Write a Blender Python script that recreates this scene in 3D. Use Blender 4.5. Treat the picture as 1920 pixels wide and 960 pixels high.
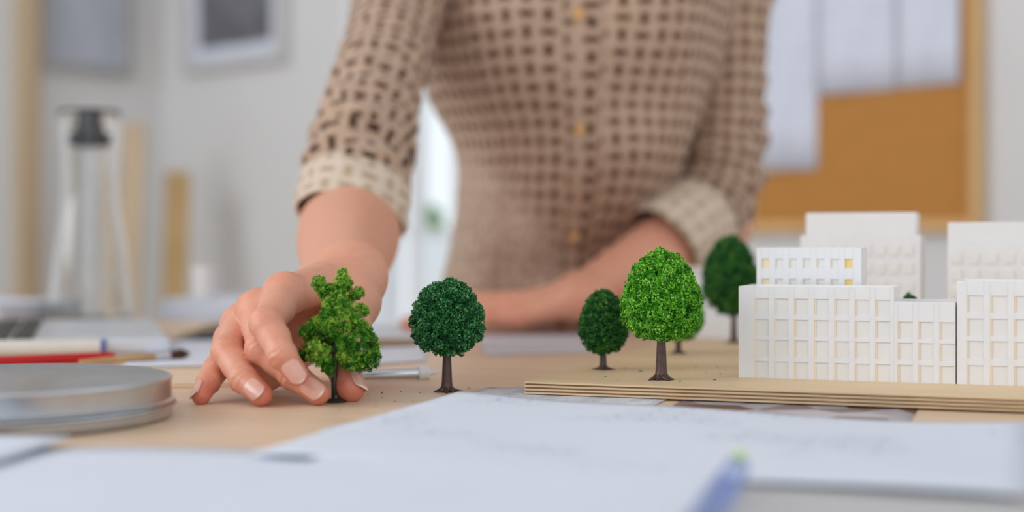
import bpy, math, random
import numpy as np
from mathutils import Vector, Matrix, noise

random.seed(7)
RNG = np.random.default_rng(11)
scene = bpy.context.scene
for o in list(bpy.data.objects):
    bpy.data.objects.remove(o)
COL = scene.collection

# ------------------------------------------------------------------ camera
T = 0.75            # height of the table top above the floor
HC = 0.084          # height of the lens above the table top
F = 2667.0          # focal length in pixels of the 1920 wide frame (50 mm)
cam_d = bpy.data.cameras.new('camera')
cam_d.lens = 50.0
cam_d.sensor_width = 36.0
cam_d.shift_y = -18.0 / 1920.0
cam_d.clip_start = 0.02
cam_d.clip_end = 60
cam_d.dof.use_dof = True
cam_d.dof.focus_distance = 0.80
cam_d.dof.aperture_fstop = 3.2
cam = bpy.data.objects.new('camera', cam_d)
COL.objects.link(cam)
cam.location = (0, 0, T + HC)
cam.rotation_euler = (math.pi / 2, 0, 0)
scene.camera = cam

# ------------------------------------------------------------------ light
world = bpy.data.worlds.new('daylight')
scene.world = world
world.use_nodes = True
bg = world.node_tree.nodes['Background']
bg.inputs['Color'].default_value = (0.87, 0.935, 1.0, 1)
bg.inputs['Strength'].default_value = 1.0


def area(name, loc, target, sx, sy, power, col):
    l = bpy.data.lights.new(name, 'AREA')
    l.shape = 'RECTANGLE'
    l.size, l.size_y = sx, sy
    l.energy = power
    l.color = col
    o = bpy.data.objects.new(name, l)
    COL.objects.link(o)
    o.location = loc
    o.rotation_euler = (Vector(target) - Vector(loc)).to_track_quat('-Z', 'Y').to_euler()
    return o


# daylight from the big windows on the left of the room and behind the camera
area('window_light_side', (-2.6, 0.2, 2.1), (0, 1.0, 0.8), 1.8, 1.6, 34, (0.93, 0.96, 1.0))
area('window_light_rear', (0.6, -2.6, 2.3), (0.1, 1.0, 0.8), 2.6, 1.6, 8, (0.95, 0.97, 1.0))

scene.view_settings.view_transform = 'Standard'
scene.view_settings.look = 'None'
scene.view_settings.exposure = 0.13
scene.view_settings.gamma = 1.0
scene.view_settings.use_curve_mapping = False
scene.cycles.use_denoising = True


# ------------------------------------------------------------------ helpers
def at(px, py, d):
    """point seen at a pixel of the photograph, at real depth d"""
    return Vector(((px - 960) / F * d, d, T + HC - (py - 462) / F * d))


def on(px, py, h=0.0):
    """point on a horizontal surface h above the table top"""
    d = F * (HC - h) / (py - 462)
    return Vector(((px - 960) / F * d, d, T + h))


ANG = math.radians(19.5)
UX = Vector((math.cos(ANG), -math.sin(ANG), 0))
VX = Vector((math.sin(ANG), math.cos(ANG), 0))
BO = Vector((0.007, 0.80, 0))          # front left corner of the plywood base


def tv(u, v, z=0.0):
    """table frame with its origin at the corner of the plywood base"""
    return BO + UX * u + VX * v + Vector((0, 0, T + z))


def nd(nt, t, **kw):
    n = nt.nodes.new(t)
    for k, v in kw.items():
        setattr(n, k, v)
    return n


def new_mat(name):
    m = bpy.data.materials.new(name)
    m.use_nodes = True
    nt = m.node_tree
    return m, nt, nt.nodes['Principled BSDF']


def c3(h):
    """sRGB triple 0..255 to linear"""
    return tuple(((v / 255.0) / 12.92 if v / 255.0 <= 0.04045 else ((v / 255.0 + 0.055) / 1.055) ** 2.4) for v in h)


def pm(name, rgb, rough=0.5, var=0.1, scale=40.0, bump=0.0, metal=0.0, stretch=(1, 1, 1), sss=0.0, sssr=(1, .6, .4), sscale=0.002, trans=0.0, coat=0.0, spec=0.5, coords='Object'):
    """procedural material: a noise varies the colour about rgb (sRGB 0..255)"""
    m, nt, b = new_mat(name)
    L = nt.links.new
    tc = nd(nt, 'ShaderNodeTexCoord')
    mp = nd(nt, 'ShaderNodeMapping')
    mp.inputs['Scale'].default_value = stretch
    L(tc.outputs[coords], mp.inputs['Vector'])
    nz = nd(nt, 'ShaderNodeTexNoise')
    nz.inputs['Scale'].default_value = scale
    nz.inputs['Detail'].default_value = 4
    L(mp.outputs[0], nz.inputs['Vector'])
    rp = nd(nt, 'ShaderNodeValToRGB')
    c = c3(rgb)
    rp.color_ramp.elements[0].position = 0.3
    rp.color_ramp.elements[1].position = 0.7
    rp.color_ramp.elements[0].color = (*[max(0, x * (1 - var)) for x in c], 1)
    rp.color_ramp.elements[1].color = (*[min(1, x * (1 + var)) for x in c], 1)
    L(nz.outputs[0], rp.inputs[0])
    L(rp.outputs[0], b.inputs['Base Color'])
    b.inputs['Roughness'].default_value = rough
    b.inputs['Metallic'].default_value = metal
    b.inputs['Specular IOR Level'].default_value = spec
    b.inputs['Coat Weight'].default_value = coat
    if sss:
        b.inputs['Subsurface Weight'].default_value = sss
        b.inputs['Subsurface Radius'].default_value = sssr
        b.inputs['Subsurface Scale'].default_value = sscale
    if trans:
        b.inputs['Transmission Weight'].default_value = trans
    if bump:
        bp = nd(nt, 'ShaderNodeBump')
        bp.inputs['Strength'].default_value = bump
        bp.inputs['Distance'].default_value = 0.001
        L(nz.outputs[0], bp.inputs['Height'])
        L(bp.outputs[0], b.inputs['Normal'])
    return m


class G:
    """collects vertices and faces of one mesh"""
    def __init__(s):
        s.v, s.f, s.mi, s.uv = [], [], [], None

    def add(s, vs, fs, mi=0):
        o = len(s.v)
        s.v += [tuple(x) for x in vs]
        s.f += [tuple(i + o for i in f) for f in fs]
        s.mi += [mi] * len(fs)
        return s

    def box(s, c, size, M=None, mi=0, ch=0.0):
        """box with chamfered vertical and horizontal edges when ch > 0"""
        x, y, z = [a / 2 for a in size]
        c = Vector(c)
        if ch <= 0:
            vs = [Vector((sx * x, sy * y, sz * z)) for sz in (-1, 1) for sy in (-1, 1) for sx in (-1, 1)]
            fs = [(0, 2, 3, 1), (4, 5, 7, 6), (0, 1, 5, 4), (1, 3, 7, 5), (3, 2, 6, 7), (2, 0, 4, 6)]
        else:
            ring = lambda a, b: [(-a + ch, -b), (a - ch, -b), (a, -b + ch), (a, b - ch), (a - ch, b), (-a + ch, b), (-a, b - ch), (-a, -b + ch)]
            vs = []
            for zz, k in ((-z, ch), (-z + ch, 0), (z - ch, 0), (z, ch)):
                vs += [Vector((p[0], p[1], zz)) for p in ring(x - k, y - k)]
            fs = [tuple(range(7, -1, -1)), tuple(range(24, 32))]
            for r in range(3):
                for i in range(8):
                    j = (i + 1) % 8
                    fs.append((r * 8 + i, r * 8 + j, r * 8 + 8 + j, r * 8 + 8 + i))
        vs = [c + (M @ v if M else v) for v in vs]
        return s.add(vs, fs, mi)

    def tube(s, pts, rad, n=12, mi=0, cap=True):
        pts = [Vector(p) for p in pts]
        if not hasattr(rad, '__len__'):
            rad = [rad] * len(pts)
        up = Vector((0, 0, 1))
        vs, fs = [], []
        pa = None
        for i, p in enumerate(pts):
            d = (pts[min(i + 1, len(pts) - 1)] - pts[max(i - 1, 0)]).normalized()
            if pa is None:
                a = d.cross(up if abs(d.z) < .9 else Vector((1, 0, 0))).normalized()
            else:
                a = (pa - d * pa.dot(d)).normalized()
            pa = a
            b = d.cross(a)
            for k in range(n):
                t = 2 * math.pi * k / n
                vs.append(p + (a * math.cos(t) + b * math.sin(t)) * rad[i])
        for i in range(len(pts) - 1):
            for k in range(n):
                k2 = (k + 1) % n
                fs.append((i * n + k, i * n + k2, i * n + n + k2, i * n + n + k))
        if cap:
            fs.append(tuple(range(n - 1, -1, -1)))
            fs.append(tuple(range((len(pts) - 1) * n, len(pts) * n)))
        return s.add(vs, fs, mi)

    def lathe(s, prof, c=(0, 0, 0), n=32, mi=0, cap=(True, True)):
        c = Vector(c)
        vs, fs = [], []
        for r, z in prof:
            for k in range(n):
                t = 2 * math.pi * k / n
                vs.append(c + Vector((r * math.cos(t), r * math.sin(t), z)))
        for i in range(len(prof) - 1):
            for k in range(n):
                k2 = (k + 1) % n
                fs.append((i * n + k, i * n + k2, i * n + n + k2, i * n + n + k))
        if cap[0]:
            fs.append(tuple(range(n - 1, -1, -1)))
        if cap[1]:
            fs.append(tuple(range((len(prof) - 1) * n, len(prof) * n)))
        return s.add(vs, fs, mi)

    def grid(s, P, mi=0, closed=False):
        """P[i][j] points; closed joins the last column to the first"""
        n, m = len(P), len(P[0])
        vs = [p for r in P for p in r]
        fs = []
        for i in range(n - 1):
            for j in range(m if closed else m - 1):
                j2 = (j + 1) % m
                fs.append((i * m + j, i * m + j2, i * m + m + j2, i * m + m + j))
        return s.add(vs, fs, mi)

    def build(s, name, mats, parent=None, smooth=False, loc=None, auto=None):
        me = bpy.data.meshes.new(name)
        base = Vector(loc) if loc is not None else Vector((0, 0, 0))
        me.from_pydata([tuple(Vector(v) - base) for v in s.v], [], s.f)
        for m in (mats if isinstance(mats, (list, tuple)) else [mats]):
            me.materials.append(m)
        me.polygons.foreach_set('material_index', s.mi)
        if smooth:
            me.polygons.foreach_set('use_smooth', [True] * len(me.polygons))
            if auto:
                me.set_sharp_from_angle(angle=math.radians(auto))
        me.update()
        return link(name, me, parent, base)


def link(name, me, parent=None, loc=(0, 0, 0)):
    o = bpy.data.objects.new(name, me)
    COL.objects.link(o)
    o.location = loc
    if parent:
        o.parent = parent
        o.location = Vector(loc) - wpos(parent)
    return o


def wpos(o):
    p = Vector(o.location)
    while o.parent:
        o = o.parent
        p += Vector(o.location)
    return p


def tag(o, label, cat, group=None):
    o['label'] = label
    o['category'] = cat
    if group:
        o['group'] = group
    return o


def thing(name, loc, label, cat, group=None):
    o = bpy.data.objects.new(name, None)
    o.empty_display_size = 0.02
    COL.objects.link(o)
    o.location = loc
    return tag(o, label, cat, group)


def struct(o):
    o['kind'] = 'structure'
    return o


def npmesh(name, V, Fc, mat, parent=None, attr=None, smooth=False, loc=(0, 0, 0)):
    """fast mesh from numpy arrays; all faces have the same corner count"""
    me = bpy.data.meshes.new(name)
    loc = Vector(loc)
    V = np.asarray(V, np.float32) - np.array(loc, np.float32)
    Fc = np.asarray(Fc, np.int32)
    nf, k = Fc.shape
    me.vertices.add(len(V))
    me.vertices.foreach_set('co', V.ravel())
    me.loops.add(nf * k)
    me.loops.foreach_set('vertex_index', Fc.ravel())
    me.polygons.add(nf)
    me.polygons.foreach_set('loop_start', np.arange(0, nf * k, k, dtype=np.int32))
    me.polygons.foreach_set('use_smooth', np.full(nf, smooth))
    for m in (mat if isinstance(mat, (list, tuple)) else [mat]):
        me.materials.append(m)
    if attr:
        for an, av in attr.items():
            a = me.attributes.new(an, 'FLOAT', 'POINT')
            a.data.foreach_set('value', np.asarray(av, np.float32))
    me.update(calc_edges=True)
    me.validate()
    return link(name, me, parent, loc)


# ------------------------------------------------------------------ materials
def wood_mat(name, rgb, rough=0.45, dark=0.80, scale=9.0, along=0, coat=0.0, ang=0.0, bump=0.15):
    m, nt, b = new_mat(name)
    L = nt.links.new
    tc = nd(nt, 'ShaderNodeTexCoord')
    mp = nd(nt, 'ShaderNodeMapping')
    sc = [1, 1, 1]
    sc[along] = 0.07
    mp.inputs['Scale'].default_value = sc
    rt = nd(nt, 'ShaderNodeMapping')
    rt.inputs['Rotation'].default_value = (0, 0, ang)
    L(tc.outputs['Object'], rt.inputs['Vector'])
    L(rt.outputs[0], mp.inputs['Vector'])
    nz = nd(nt, 'ShaderNodeTexNoise')
    nz.inputs['Scale'].default_value = scale
    nz.inputs['Detail'].default_value = 6
    nz.inputs['Distortion'].default_value = 0.6
    L(mp.outputs[0], nz.inputs['Vector'])
    nz2 = nd(nt, 'ShaderNodeTexNoise')
    nz2.inputs['Scale'].default_value = scale * 22
    nz2.inputs['Detail'].default_value = 3
    L(mp.outputs[0], nz2.inputs['Vector'])
    mx = nd(nt, 'ShaderNodeMath', operation='MULTIPLY_ADD')
    mx.inputs[1].default_value = 0.35
    L(nz2.outputs[0], mx.inputs[0])
    ml = nd(nt, 'ShaderNodeMath', operation='MULTIPLY')
    ml.inputs[1].default_value = 0.65
    L(nz.outputs[0], ml.inputs[0])
    L(ml.outputs[0], mx.inputs[2])
    rp = nd(nt, 'ShaderNodeValToRGB')
    c = c3(rgb)
    rp.color_ramp.elements[0].position = 0.36
    rp.color_ramp.elements[1].position = 0.66
    rp.color_ramp.elements[0].color = (c[0] * dark, c[1] * dark * .97, c[2] * dark * .94, 1)
    rp.color_ramp.elements[1].color = (min(1, c[0] * 1.06), min(1, c[1] * 1.06), min(1, c[2] * 1.06), 1)
    L(mx.outputs[0], rp.inputs[0])
    L(rp.outputs[0], b.inputs['Base Color'])
    b.inputs['Roughness'].default_value = rough
    b.inputs['Coat Weight'].default_value = coat
    bp = nd(nt, 'ShaderNodeBump')
    bp.inputs['Strength'].default_value = bump
    bp.inputs['Distance'].default_value = 0.0004
    L(mx.outputs[0], bp.inputs['Height'])
    L(bp.outputs[0], b.inputs['Normal'])
    return m


M = {}
M['wall'] = pm('painted wall', (226, 225, 224), 0.9, 0.03, 3)
M['floor'] = wood_mat('floor wood', (176, 150, 122), 0.5)
M['table'] = wood_mat('table wood', (232, 202, 172), 0.42, 0.86, 7, 0, ang=ANG)
M['table_leg'] = pm('table leg paint', (225, 225, 225), 0.5, 0.04)
M['ply_top'] = wood_mat('birch veneer', (228, 200, 160), 0.5, 0.88, 8, 0, ang=ANG)
M['ply_light'] = wood_mat('pale ply edge', (226, 198, 158), 0.7, 0.72, 60, 0, ang=ANG)
M['balsa'] = wood_mat('balsa', (232, 208, 178), 0.6, 0.94, 10, 0, ang=ANG)
M['ply_dark'] = wood_mat('dark ply edge', (150, 112, 76), 0.8, 0.55, 90, 0, ang=ANG)
M['print'] = pm('white resin print', (236, 233, 232), 0.45, 0.015, 60, sss=0.25, sssr=(1, .72, .42), sscale=0.0025)
M['print_in'] = pm('glow tinted resin print', (240, 234, 228), 0.5, 0.02, 60, sss=0.25, sssr=(1, .7, .4), sscale=0.002)  # warmer than the facade resin, painting in its translucent glow
M['cream'] = pm('cream painted glow', (244, 222, 190), 0.5, 0.02, 60)  # cream paints in light glowing through the resin; pale windows share it
M['amber'] = pm('amber window panel', (243, 211, 140), 0.35, 0.05, 200)  # even amber colour for an end column of windows
M['trunk'] = pm('brown plastic trunk', (78, 54, 46), 0.38, 0.2, 300, bump=0.3)
M['trunk_dark'] = pm('black brown wire trunk', (58, 50, 44), 0.4, 0.2, 300, bump=0.3)
M['tin'] = pm('brushed aluminium', (196, 200, 205), 0.30, 0.04, 60, metal=1.0)
M['red'] = pm('red lacquer', (196, 20, 22), 0.3, 0.08, 60)
M['offwhite'] = pm('off white plastic', (226, 222, 212), 0.4, 0.03, 60)
M['white'] = pm('white ceramic', (240, 241, 243), 0.35, 0.02, 40)
M['blue_wire'] = pm('pale blue wire', (128, 148, 204), 0.4, 0.08, 60)
M['blue'] = pm('blue plastic', (52, 84, 170), 0.4, 0.08, 60)
M['silver'] = pm('silver laptop metal', (222, 228, 236), 0.35, 0.03, 60, metal=0.2)
M['key'] = pm('dark grey key plastic', (66, 64, 60), 0.5, 0.1, 80)
M['screen'] = pm('black screen glass', (20, 22, 26), 0.15, 0.1, 10)
M['steel'] = pm('polished steel', (222, 228, 234), 0.16, 0.03, 60, metal=1.0)
M['black'] = pm('black rubber', (34, 32, 32), 0.5, 0.15, 80)
M['brush_wood'] = wood_mat('brush handle wood', (206, 172, 122), 0.4, 0.8, 60)
M['bristle'] = pm('brown bristle', (74, 46, 30), 0.8, 0.3, 600, bump=0.6)
M['kraft'] = pm('kraft card', (160, 132, 98), 0.8, 0.08, 90)
M['cork'] = pm('cork', (196, 136, 68), 0.9, 0.16, 160, bump=0.5)
M['cork_frame'] = wood_mat('pale pine frame', (226, 184, 126), 0.55, 0.86, 12, 2)
M['frame_grey'] = pm('pale grey picture frame', (172, 170, 168), 0.5, 0.06, 30)
M['frame_white'] = pm('white picture frame', (206, 204, 204), 0.5, 0.04, 30)
M['lumber'] = wood_mat('raw lumber', (196, 162, 112), 0.7, 0.8, 20, 2)
M['lumber_pale'] = wood_mat('pale lumber', (206, 182, 152), 0.7, 0.85, 20, 2)
M['door_white'] = pm('white painted joinery', (238, 241, 243), 0.45, 0.02, 10)
M['paper'] = pm('plain paper', (222, 227, 238), 0.85, 0.015, 20)
M['paper_grey'] = pm('grey paper', (196, 194, 194), 0.85, 0.03, 20)


def paper_print(name, base=(222, 227, 238), ink=(120, 126, 150), amount=0.5, sx=9, sy=14, lw=0.02, mscale=3.0, thr=0.5):
    """paper carrying faint drawn lines and lettering as flat print (UV)"""
    m, nt, b = new_mat(name)
    L = nt.links.new
    uv = nd(nt, 'ShaderNodeUVMap')
    mp = nd(nt, 'ShaderNodeMapping')
    mp.inputs['Scale'].default_value = (sx, sy, 1)
    L(uv.outputs[0], mp.inputs['Vector'])
    br = nd(nt, 'ShaderNodeTexBrick')
    br.inputs['Scale'].default_value = 1.0
    br.inputs['Mortar Size'].default_value = lw
    br.inputs['Mortar Smooth'].default_value = 0.2
    br.inputs['Brick Width'].default_value = 0.9
    br.inputs['Row Height'].default_value = 0.6
    L(mp.outputs[0], br.inputs['Vector'])
    nz = nd(nt, 'ShaderNodeTexNoise')
    nz.inputs['Scale'].default_value = mscale
    nz.inputs['Detail'].default_value = 2
    L(uv.outputs[0], nz.inputs['Vector'])
    st = nd(nt, 'ShaderNodeMapRange')
    st.inputs['From Min'].default_value = thr
    st.inputs['From Max'].default_value = thr + 0.08
    L(nz.outputs[0], st.inputs['Value'])
    # handwriting: stretched fine noise
    mp2 = nd(nt, 'ShaderNodeMapping')
    mp2.inputs['Scale'].default_value = (70, 150, 1)
    L(uv.outputs[0], mp2.inputs['Vector'])
    nz2 = nd(nt, 'ShaderNodeTexNoise')
    nz2.inputs['Scale'].default_value = 1.0
    nz2.inputs['Detail'].default_value = 1
    L(mp2.outputs[0], nz2.inputs['Vector'])
    s2 = nd(nt, 'ShaderNodeMapRange')
    s2.inputs['From Min'].default_value = 0.56
    s2.inputs['From Max'].default_value = 0.66
    L(nz2.outputs[0], s2.inputs['Value'])
    mxm = nd(nt, 'ShaderNodeMath', operation='MAXIMUM')
    L(br.outputs['Fac'], mxm.inputs[0])
    L(s2.outputs[0], mxm.inputs[1])
    mu = nd(nt, 'ShaderNodeMath', operation='MULTIPLY')
    L(mxm.outputs[0], mu.inputs[0])
    L(st.outputs[0], mu.inputs[1])
    mu2 = nd(nt, 'ShaderNodeMath', operation='MULTIPLY')
    mu2.inputs[1].default_value = amount
    L(mu.outputs[0], mu2.inputs[0])
    mix = nd(nt, 'ShaderNodeMixRGB')
    mix.inputs[1].default_value = (*c3(base), 1)
    mix.inputs[2].default_value = (*c3(ink), 1)
    L(mu2.outputs[0], mix.inputs[0])
    L(mix.outputs[0], b.inputs['Base Color'])
    b.inputs['Roughness'].default_value = 0.85
    return m


M['plan'] = paper_print('architect plan sheet')
M['text'] = paper_print('sheet of printed text', (226, 226, 232), (140, 138, 140), 0.6, 2, 40, 0.1, 6, 0.35)
M['photo'] = None


def foliage_mat(name, cols, rough=0.7):
    """flock colour runs along the per grain attribute tint"""
    m, nt, b = new_mat(name)
    L = nt.links.new
    at_ = nd(nt, 'ShaderNodeAttribute', attribute_name='tint')
    rp = nd(nt, 'ShaderNodeValToRGB')
    el = rp.color_ramp.elements
    while len(el) < len(cols):
        el.new(0.5)
    for i, c in enumerate(cols):
        el[i].position = i / (len(cols) - 1)
        el[i].color = (*c3(c), 1)
    L(at_.outputs['Fac'], rp.inputs[0])
    L(rp.outputs[0], b.inputs['Base Color'])
    b.inputs['Roughness'].default_value = rough
    b.inputs['Specular IOR Level'].default_value = 0.25
    return m


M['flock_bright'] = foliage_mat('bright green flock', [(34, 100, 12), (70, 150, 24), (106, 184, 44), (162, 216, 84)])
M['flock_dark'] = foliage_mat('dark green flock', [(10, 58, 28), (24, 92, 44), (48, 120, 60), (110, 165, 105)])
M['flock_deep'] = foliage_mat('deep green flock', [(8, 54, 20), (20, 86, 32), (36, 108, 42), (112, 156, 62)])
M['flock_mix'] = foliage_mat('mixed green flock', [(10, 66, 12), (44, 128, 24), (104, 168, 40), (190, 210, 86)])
M['leaf'] = foliage_mat('garden leaf', [(110, 150, 100), (140, 178, 128), (176, 204, 160)])
M['crumb'] = pm('green flock crumb', (104, 158, 50), 0.8, 0.35, 900)

# ------------------------------------------------------------------ the room
# back wall: passes near the right of the view and recedes to the left
Q0 = Vector((0.783, 2.40, 0))
WB = Vector((-0.766, 0.643, 0))       # along the wall, towards the far corner
NB = Vector((-0.643, -0.766, 0))      # out of the wall, into the room


def tB(px):
    k = (px - 960) / F
    return (0.783 - 2.4 * k) / (0.766 + 0.643 * k)


def wb(t, z, off=0.0):
    return Q0 + WB * t + NB * off + Vector((0, 0, z))


def zB(px, py):
    """height on the back wall of a pixel"""
    d = (Q0 + WB * tB(px)).y
    return T + HC - (py - 462) / F * d


MB_ = Matrix((WB, NB, (0, 0, 1))).transposed()


def wbox(g, t0, t1, z0, z1, o0, o1, mi=0, ch=0.0):
    c = wb((t0 + t1) / 2, (z0 + z1) / 2, (o0 + o1) / 2)
    g.box(c, (abs(t1 - t0), abs(o1 - o0), abs(z1 - z0)), MB_, mi, ch)


TC = tB(300)                          # far corner
wt0, wt1 = tB(880), tB(655)           # balcony door opening
WZ0, WZ1 = 0.12, 2.25
H = 2.7
g = G()
wbox(g, -1.6, wt0, 0, H, -0.18, 0)
wbox(g, wt1, TC + 0.18, 0, H, -0.18, 0)
wbox(g, wt0, wt1, WZ1, H, -0.18, 0)
wbox(g, wt0, wt1, 0, WZ0, -0.18, 0)
struct(g.build('wall_back', M['wall']))

KC = wb(TC, 0)
WA = Vector((-0.643, -0.766, 0))      # along the left wall, towards the camera
NA = Vector((0.766, -0.643, 0))
MA_ = Matrix((WA, NA, (0, 0, 1))).transposed()


def wa(s, z, off=0.0):
    return KC + WA * s + NA * off + Vector((0, 0, z))


def sA(px):
    k = (px - 960) / F
    return (KC.x - k * KC.y) / (0.643 - 0.766 * k)


def zA(px, py):
    d = (KC + WA * sA(px)).y
    return T + HC - (py - 462) / F * d


def abox(g, s0, s1, z0, z1, o0, o1, mi=0, ch=0.0):
    g.box(wa((s0 + s1) / 2, (z0 + z1) / 2, (o0 + o1) / 2), (abs(s1 - s0), abs(o1 - o0), abs(z1 - z0)), MA_, mi, ch)


g = G()
abox(g, 0, 2.2, 0, H, -0.18, 0)
struct(g.build('wall_left', M['wall']))
def room_slab(z0, z1):
    e, l = wb(-1.6, 0), wa(2.2, 0)
    ring_ = [(KC.x, KC.y), (e.x, e.y), (e.x, -1.8), (l.x, -1.8), (l.x, l.y)][::-1]
    n = len(ring_)
    g = G()
    g.add([(x, y, z0) for x, y in ring_] + [(x, y, z1) for x, y in ring_], [tuple(range(n - 1, -1, -1)), tuple(range(n, 2 * n))] + [(i, (i + 1) % n, n + (i + 1) % n, n + i) for i in range(n)])
    return g


struct(room_slab(-.1, 0).build('floor', M['floor']))
g = G()
wbox(g, -1.6, wt0 - .06, 0, 0.09, 0, 0.015, ch=.003)
wbox(g, wt1 + .06, TC - .016, 0, 0.09, 0, 0.015, ch=.003)
struct(g.build('baseboard_back', M['door_white']))
g = G()
abox(g, 0, 2.2, 0, 0.09, 0, 0.015, ch=.003)
struct(g.build('baseboard_left', M['door_white']))
struct(room_slab(H, H + .1).build('ceiling', M['wall']))  # out of view, added to block sky light from above
# wooden upright on the left wall
g = G()
abox(g, sA(66), sA(26), 0.09, H, 0, 0.03, ch=.004)
struct(g.build('trim_1', M['lumber_pale']))

# glazed balcony door with two sashes and sheer panels
m, nt, b = new_mat('clear glass')
nt.nodes.remove(b)
tb = nd(nt, 'ShaderNodeBsdfTransparent')
gl = nd(nt, 'ShaderNodeBsdfGlossy')
gl.inputs['Roughness'].default_value = 0.02
fr = nd(nt, 'ShaderNodeFresnel')
fr.inputs['IOR'].default_value = 1.15
mx = nd(nt, 'ShaderNodeMixShader')
nt.links.new(fr.outputs[0], mx.inputs[0])
nt.links.new(tb.outputs[0], mx.inputs[1])
nt.links.new(gl.outputs[0], mx.inputs[2])
nt.links.new(mx.outputs[0], nt.nodes['Material Output'].inputs[0])
M['pane'] = m
m, nt, b = new_mat('sheer white cloth')
L = nt.links.new
nt.nodes.remove(b)
wv = nd(nt, 'ShaderNodeTexWave')
wv.inputs['Scale'].default_value = 40
wr = nd(nt, 'ShaderNodeValToRGB')
wr.color_ramp.elements[0].color = (.90, .94, .95, 1)
wr.color_ramp.elements[1].color = (.95, .97, .98, 1)
L(wv.outputs[0], wr.inputs[0])
tl = nd(nt, 'ShaderNodeBsdfTranslucent')
df = nd(nt, 'ShaderNodeBsdfDiffuse')
L(wr.outputs[0], tl.inputs[0])
L(wr.outputs[0], df.inputs[0])
mx = nd(nt, 'ShaderNodeMixShader')
mx.inputs[0].default_value = 0.3
L(tl.outputs[0], mx.inputs[1])
L(df.outputs[0], mx.inputs[2])
L(mx.outputs[0], nt.nodes['Material Output'].inputs[0])
M['sheer'] = m

win = thing('window_1', wb((wt0 + wt1) / 2, WZ0), 'white framed balcony door with bright daylight behind the standing person', 'door')
win['kind'] = 'structure'
tm0, tm1 = tB(775), tB(747)
zr0, zr1 = zB(790, 440), zB(790, 410)
g = G()
wbox(g, wt0, wt0 + .035, WZ0, WZ1, -.10, 0.02, ch=.004)
wbox(g, wt1 - .012, wt1, WZ0, WZ1, -.10, 0.02, ch=.004)
wbox(g, wt0 + .035, wt1 - .012, WZ1 - .05, WZ1, -.10, 0.02, ch=.004)
wbox(g, wt0 + .035, wt1 - .012, WZ0, WZ0 + .06, -.10, 0.02, ch=.004)
g.build('frame', M['door_white'], win)
g = G()
wbox(g, tm0, tm1, WZ0 + .06, WZ1 - .05, -.048, -0.030, ch=.004)
g.build('mullion', M['door_white'], win)
for a, c in ((wt0 + .035, tm0), (tm1, wt1 - .012)):
    g = G()
    wbox(g, a, c, zr0, zr0 + .014, -.048, -0.030, ch=.002)
    g.build('rail', M['door_white'], win)
    for z0, z1 in ((WZ0 + .06, zr0), (zr0 + .014, WZ1 - .05)):
        g = G()
        wbox(g, a, c, z0, z1, -.045, -.040)
        g.build('pane', M['pane'], win)


def sheer(t0, t1, z0, z1):
    P = []
    for i in range(2):
        P.append([wb(t0 + (t1 - t0) * j / 40, z0 + (z1 - z0) * i, -.026 + .003 * math.sin(j * 1.3)) for j in range(41)])
    g = G().grid(P)
    o = g.build('sheer_panel', M['sheer'], win, smooth=True)
    return o


sheer(tm1, wt1 - .012, zr0 + .02, WZ1 - .06)
sheer(wt0 + .04, tm0, WZ0 + .07, zr0 - .002)
sheer(tB(688), wt1 - .012, WZ0 + .07, zr0 - .002)

# shrub outside the door
def grains_on(P, size, tint, jit=0.35):
    """tiny irregular octahedra at points P; returns verts, tris, tint"""
    n = len(P)
    base = np.array([[1, 0, 0], [-1, 0, 0], [0, 1, 0], [0, -1, 0], [0, 0, 1], [0, 0, -1]], np.float32)
    tri = np.array([[0, 2, 4], [2, 1, 4], [1, 3, 4], [3, 0, 4], [2, 0, 5], [1, 2, 5], [3, 1, 5], [0, 3, 5]], np.int32)
    q = RNG.normal(size=(n, 4)).astype(np.float32)
    q /= np.linalg.norm(q, axis=1, keepdims=True)
    w, x, y, z = q.T
    R = np.stack([1 - 2 * (y * y + z * z), 2 * (x * y - z * w), 2 * (x * z + y * w), 2 * (x * y + z * w), 1 - 2 * (x * x + z * z), 2 * (y * z - x * w), 2 * (x * z - y * w), 2 * (y * z + x * w), 1 - 2 * (x * x + y * y)], 1).reshape(n, 3, 3)
    sc = np.asarray(size, np.float32).reshape(-1, 1, 1) * (1 + jit * RNG.uniform(-1, 1, (n, 6, 1)))
    V = np.einsum('nij,kj->nki', R, base) * sc + np.asarray(P, np.float32)[:, None, :]
    Ft = tri[None] + (np.arange(n) * 6)[:, None, None]
    return V.reshape(-1, 3), Ft.reshape(-1, 3), np.repeat(tint, 6)


def unit(n):
    v = RNG.normal(size=(n, 3))
    return v / np.linalg.norm(v, axis=1, keepdims=True)


shp = at(806, 462, 3.95)
shp.z = 0
shrub = thing('shrub', shp, 'pale green garden shrub outside the bright balcony door', 'shrub')
c0 = np.array(shp) + np.array([0, 0, 0.80])
dirs = unit(900)
Pp = c0 + dirs * np.array([.05, .05, .15]) * RNG.uniform(.6, 1, (900, 1))
V, Ft, tn = grains_on(Pp, np.full(900, .012), RNG.uniform(0, 1, 900))
lo = npmesh('foliage', V, Ft, M['leaf'], shrub, {'tint': tn})
lo['kind'] = 'stuff'
G().tube([shp, shp + Vector((0, 0, .7))], [.012, .008], 8).build('stem', M['trunk'], shrub)


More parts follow.
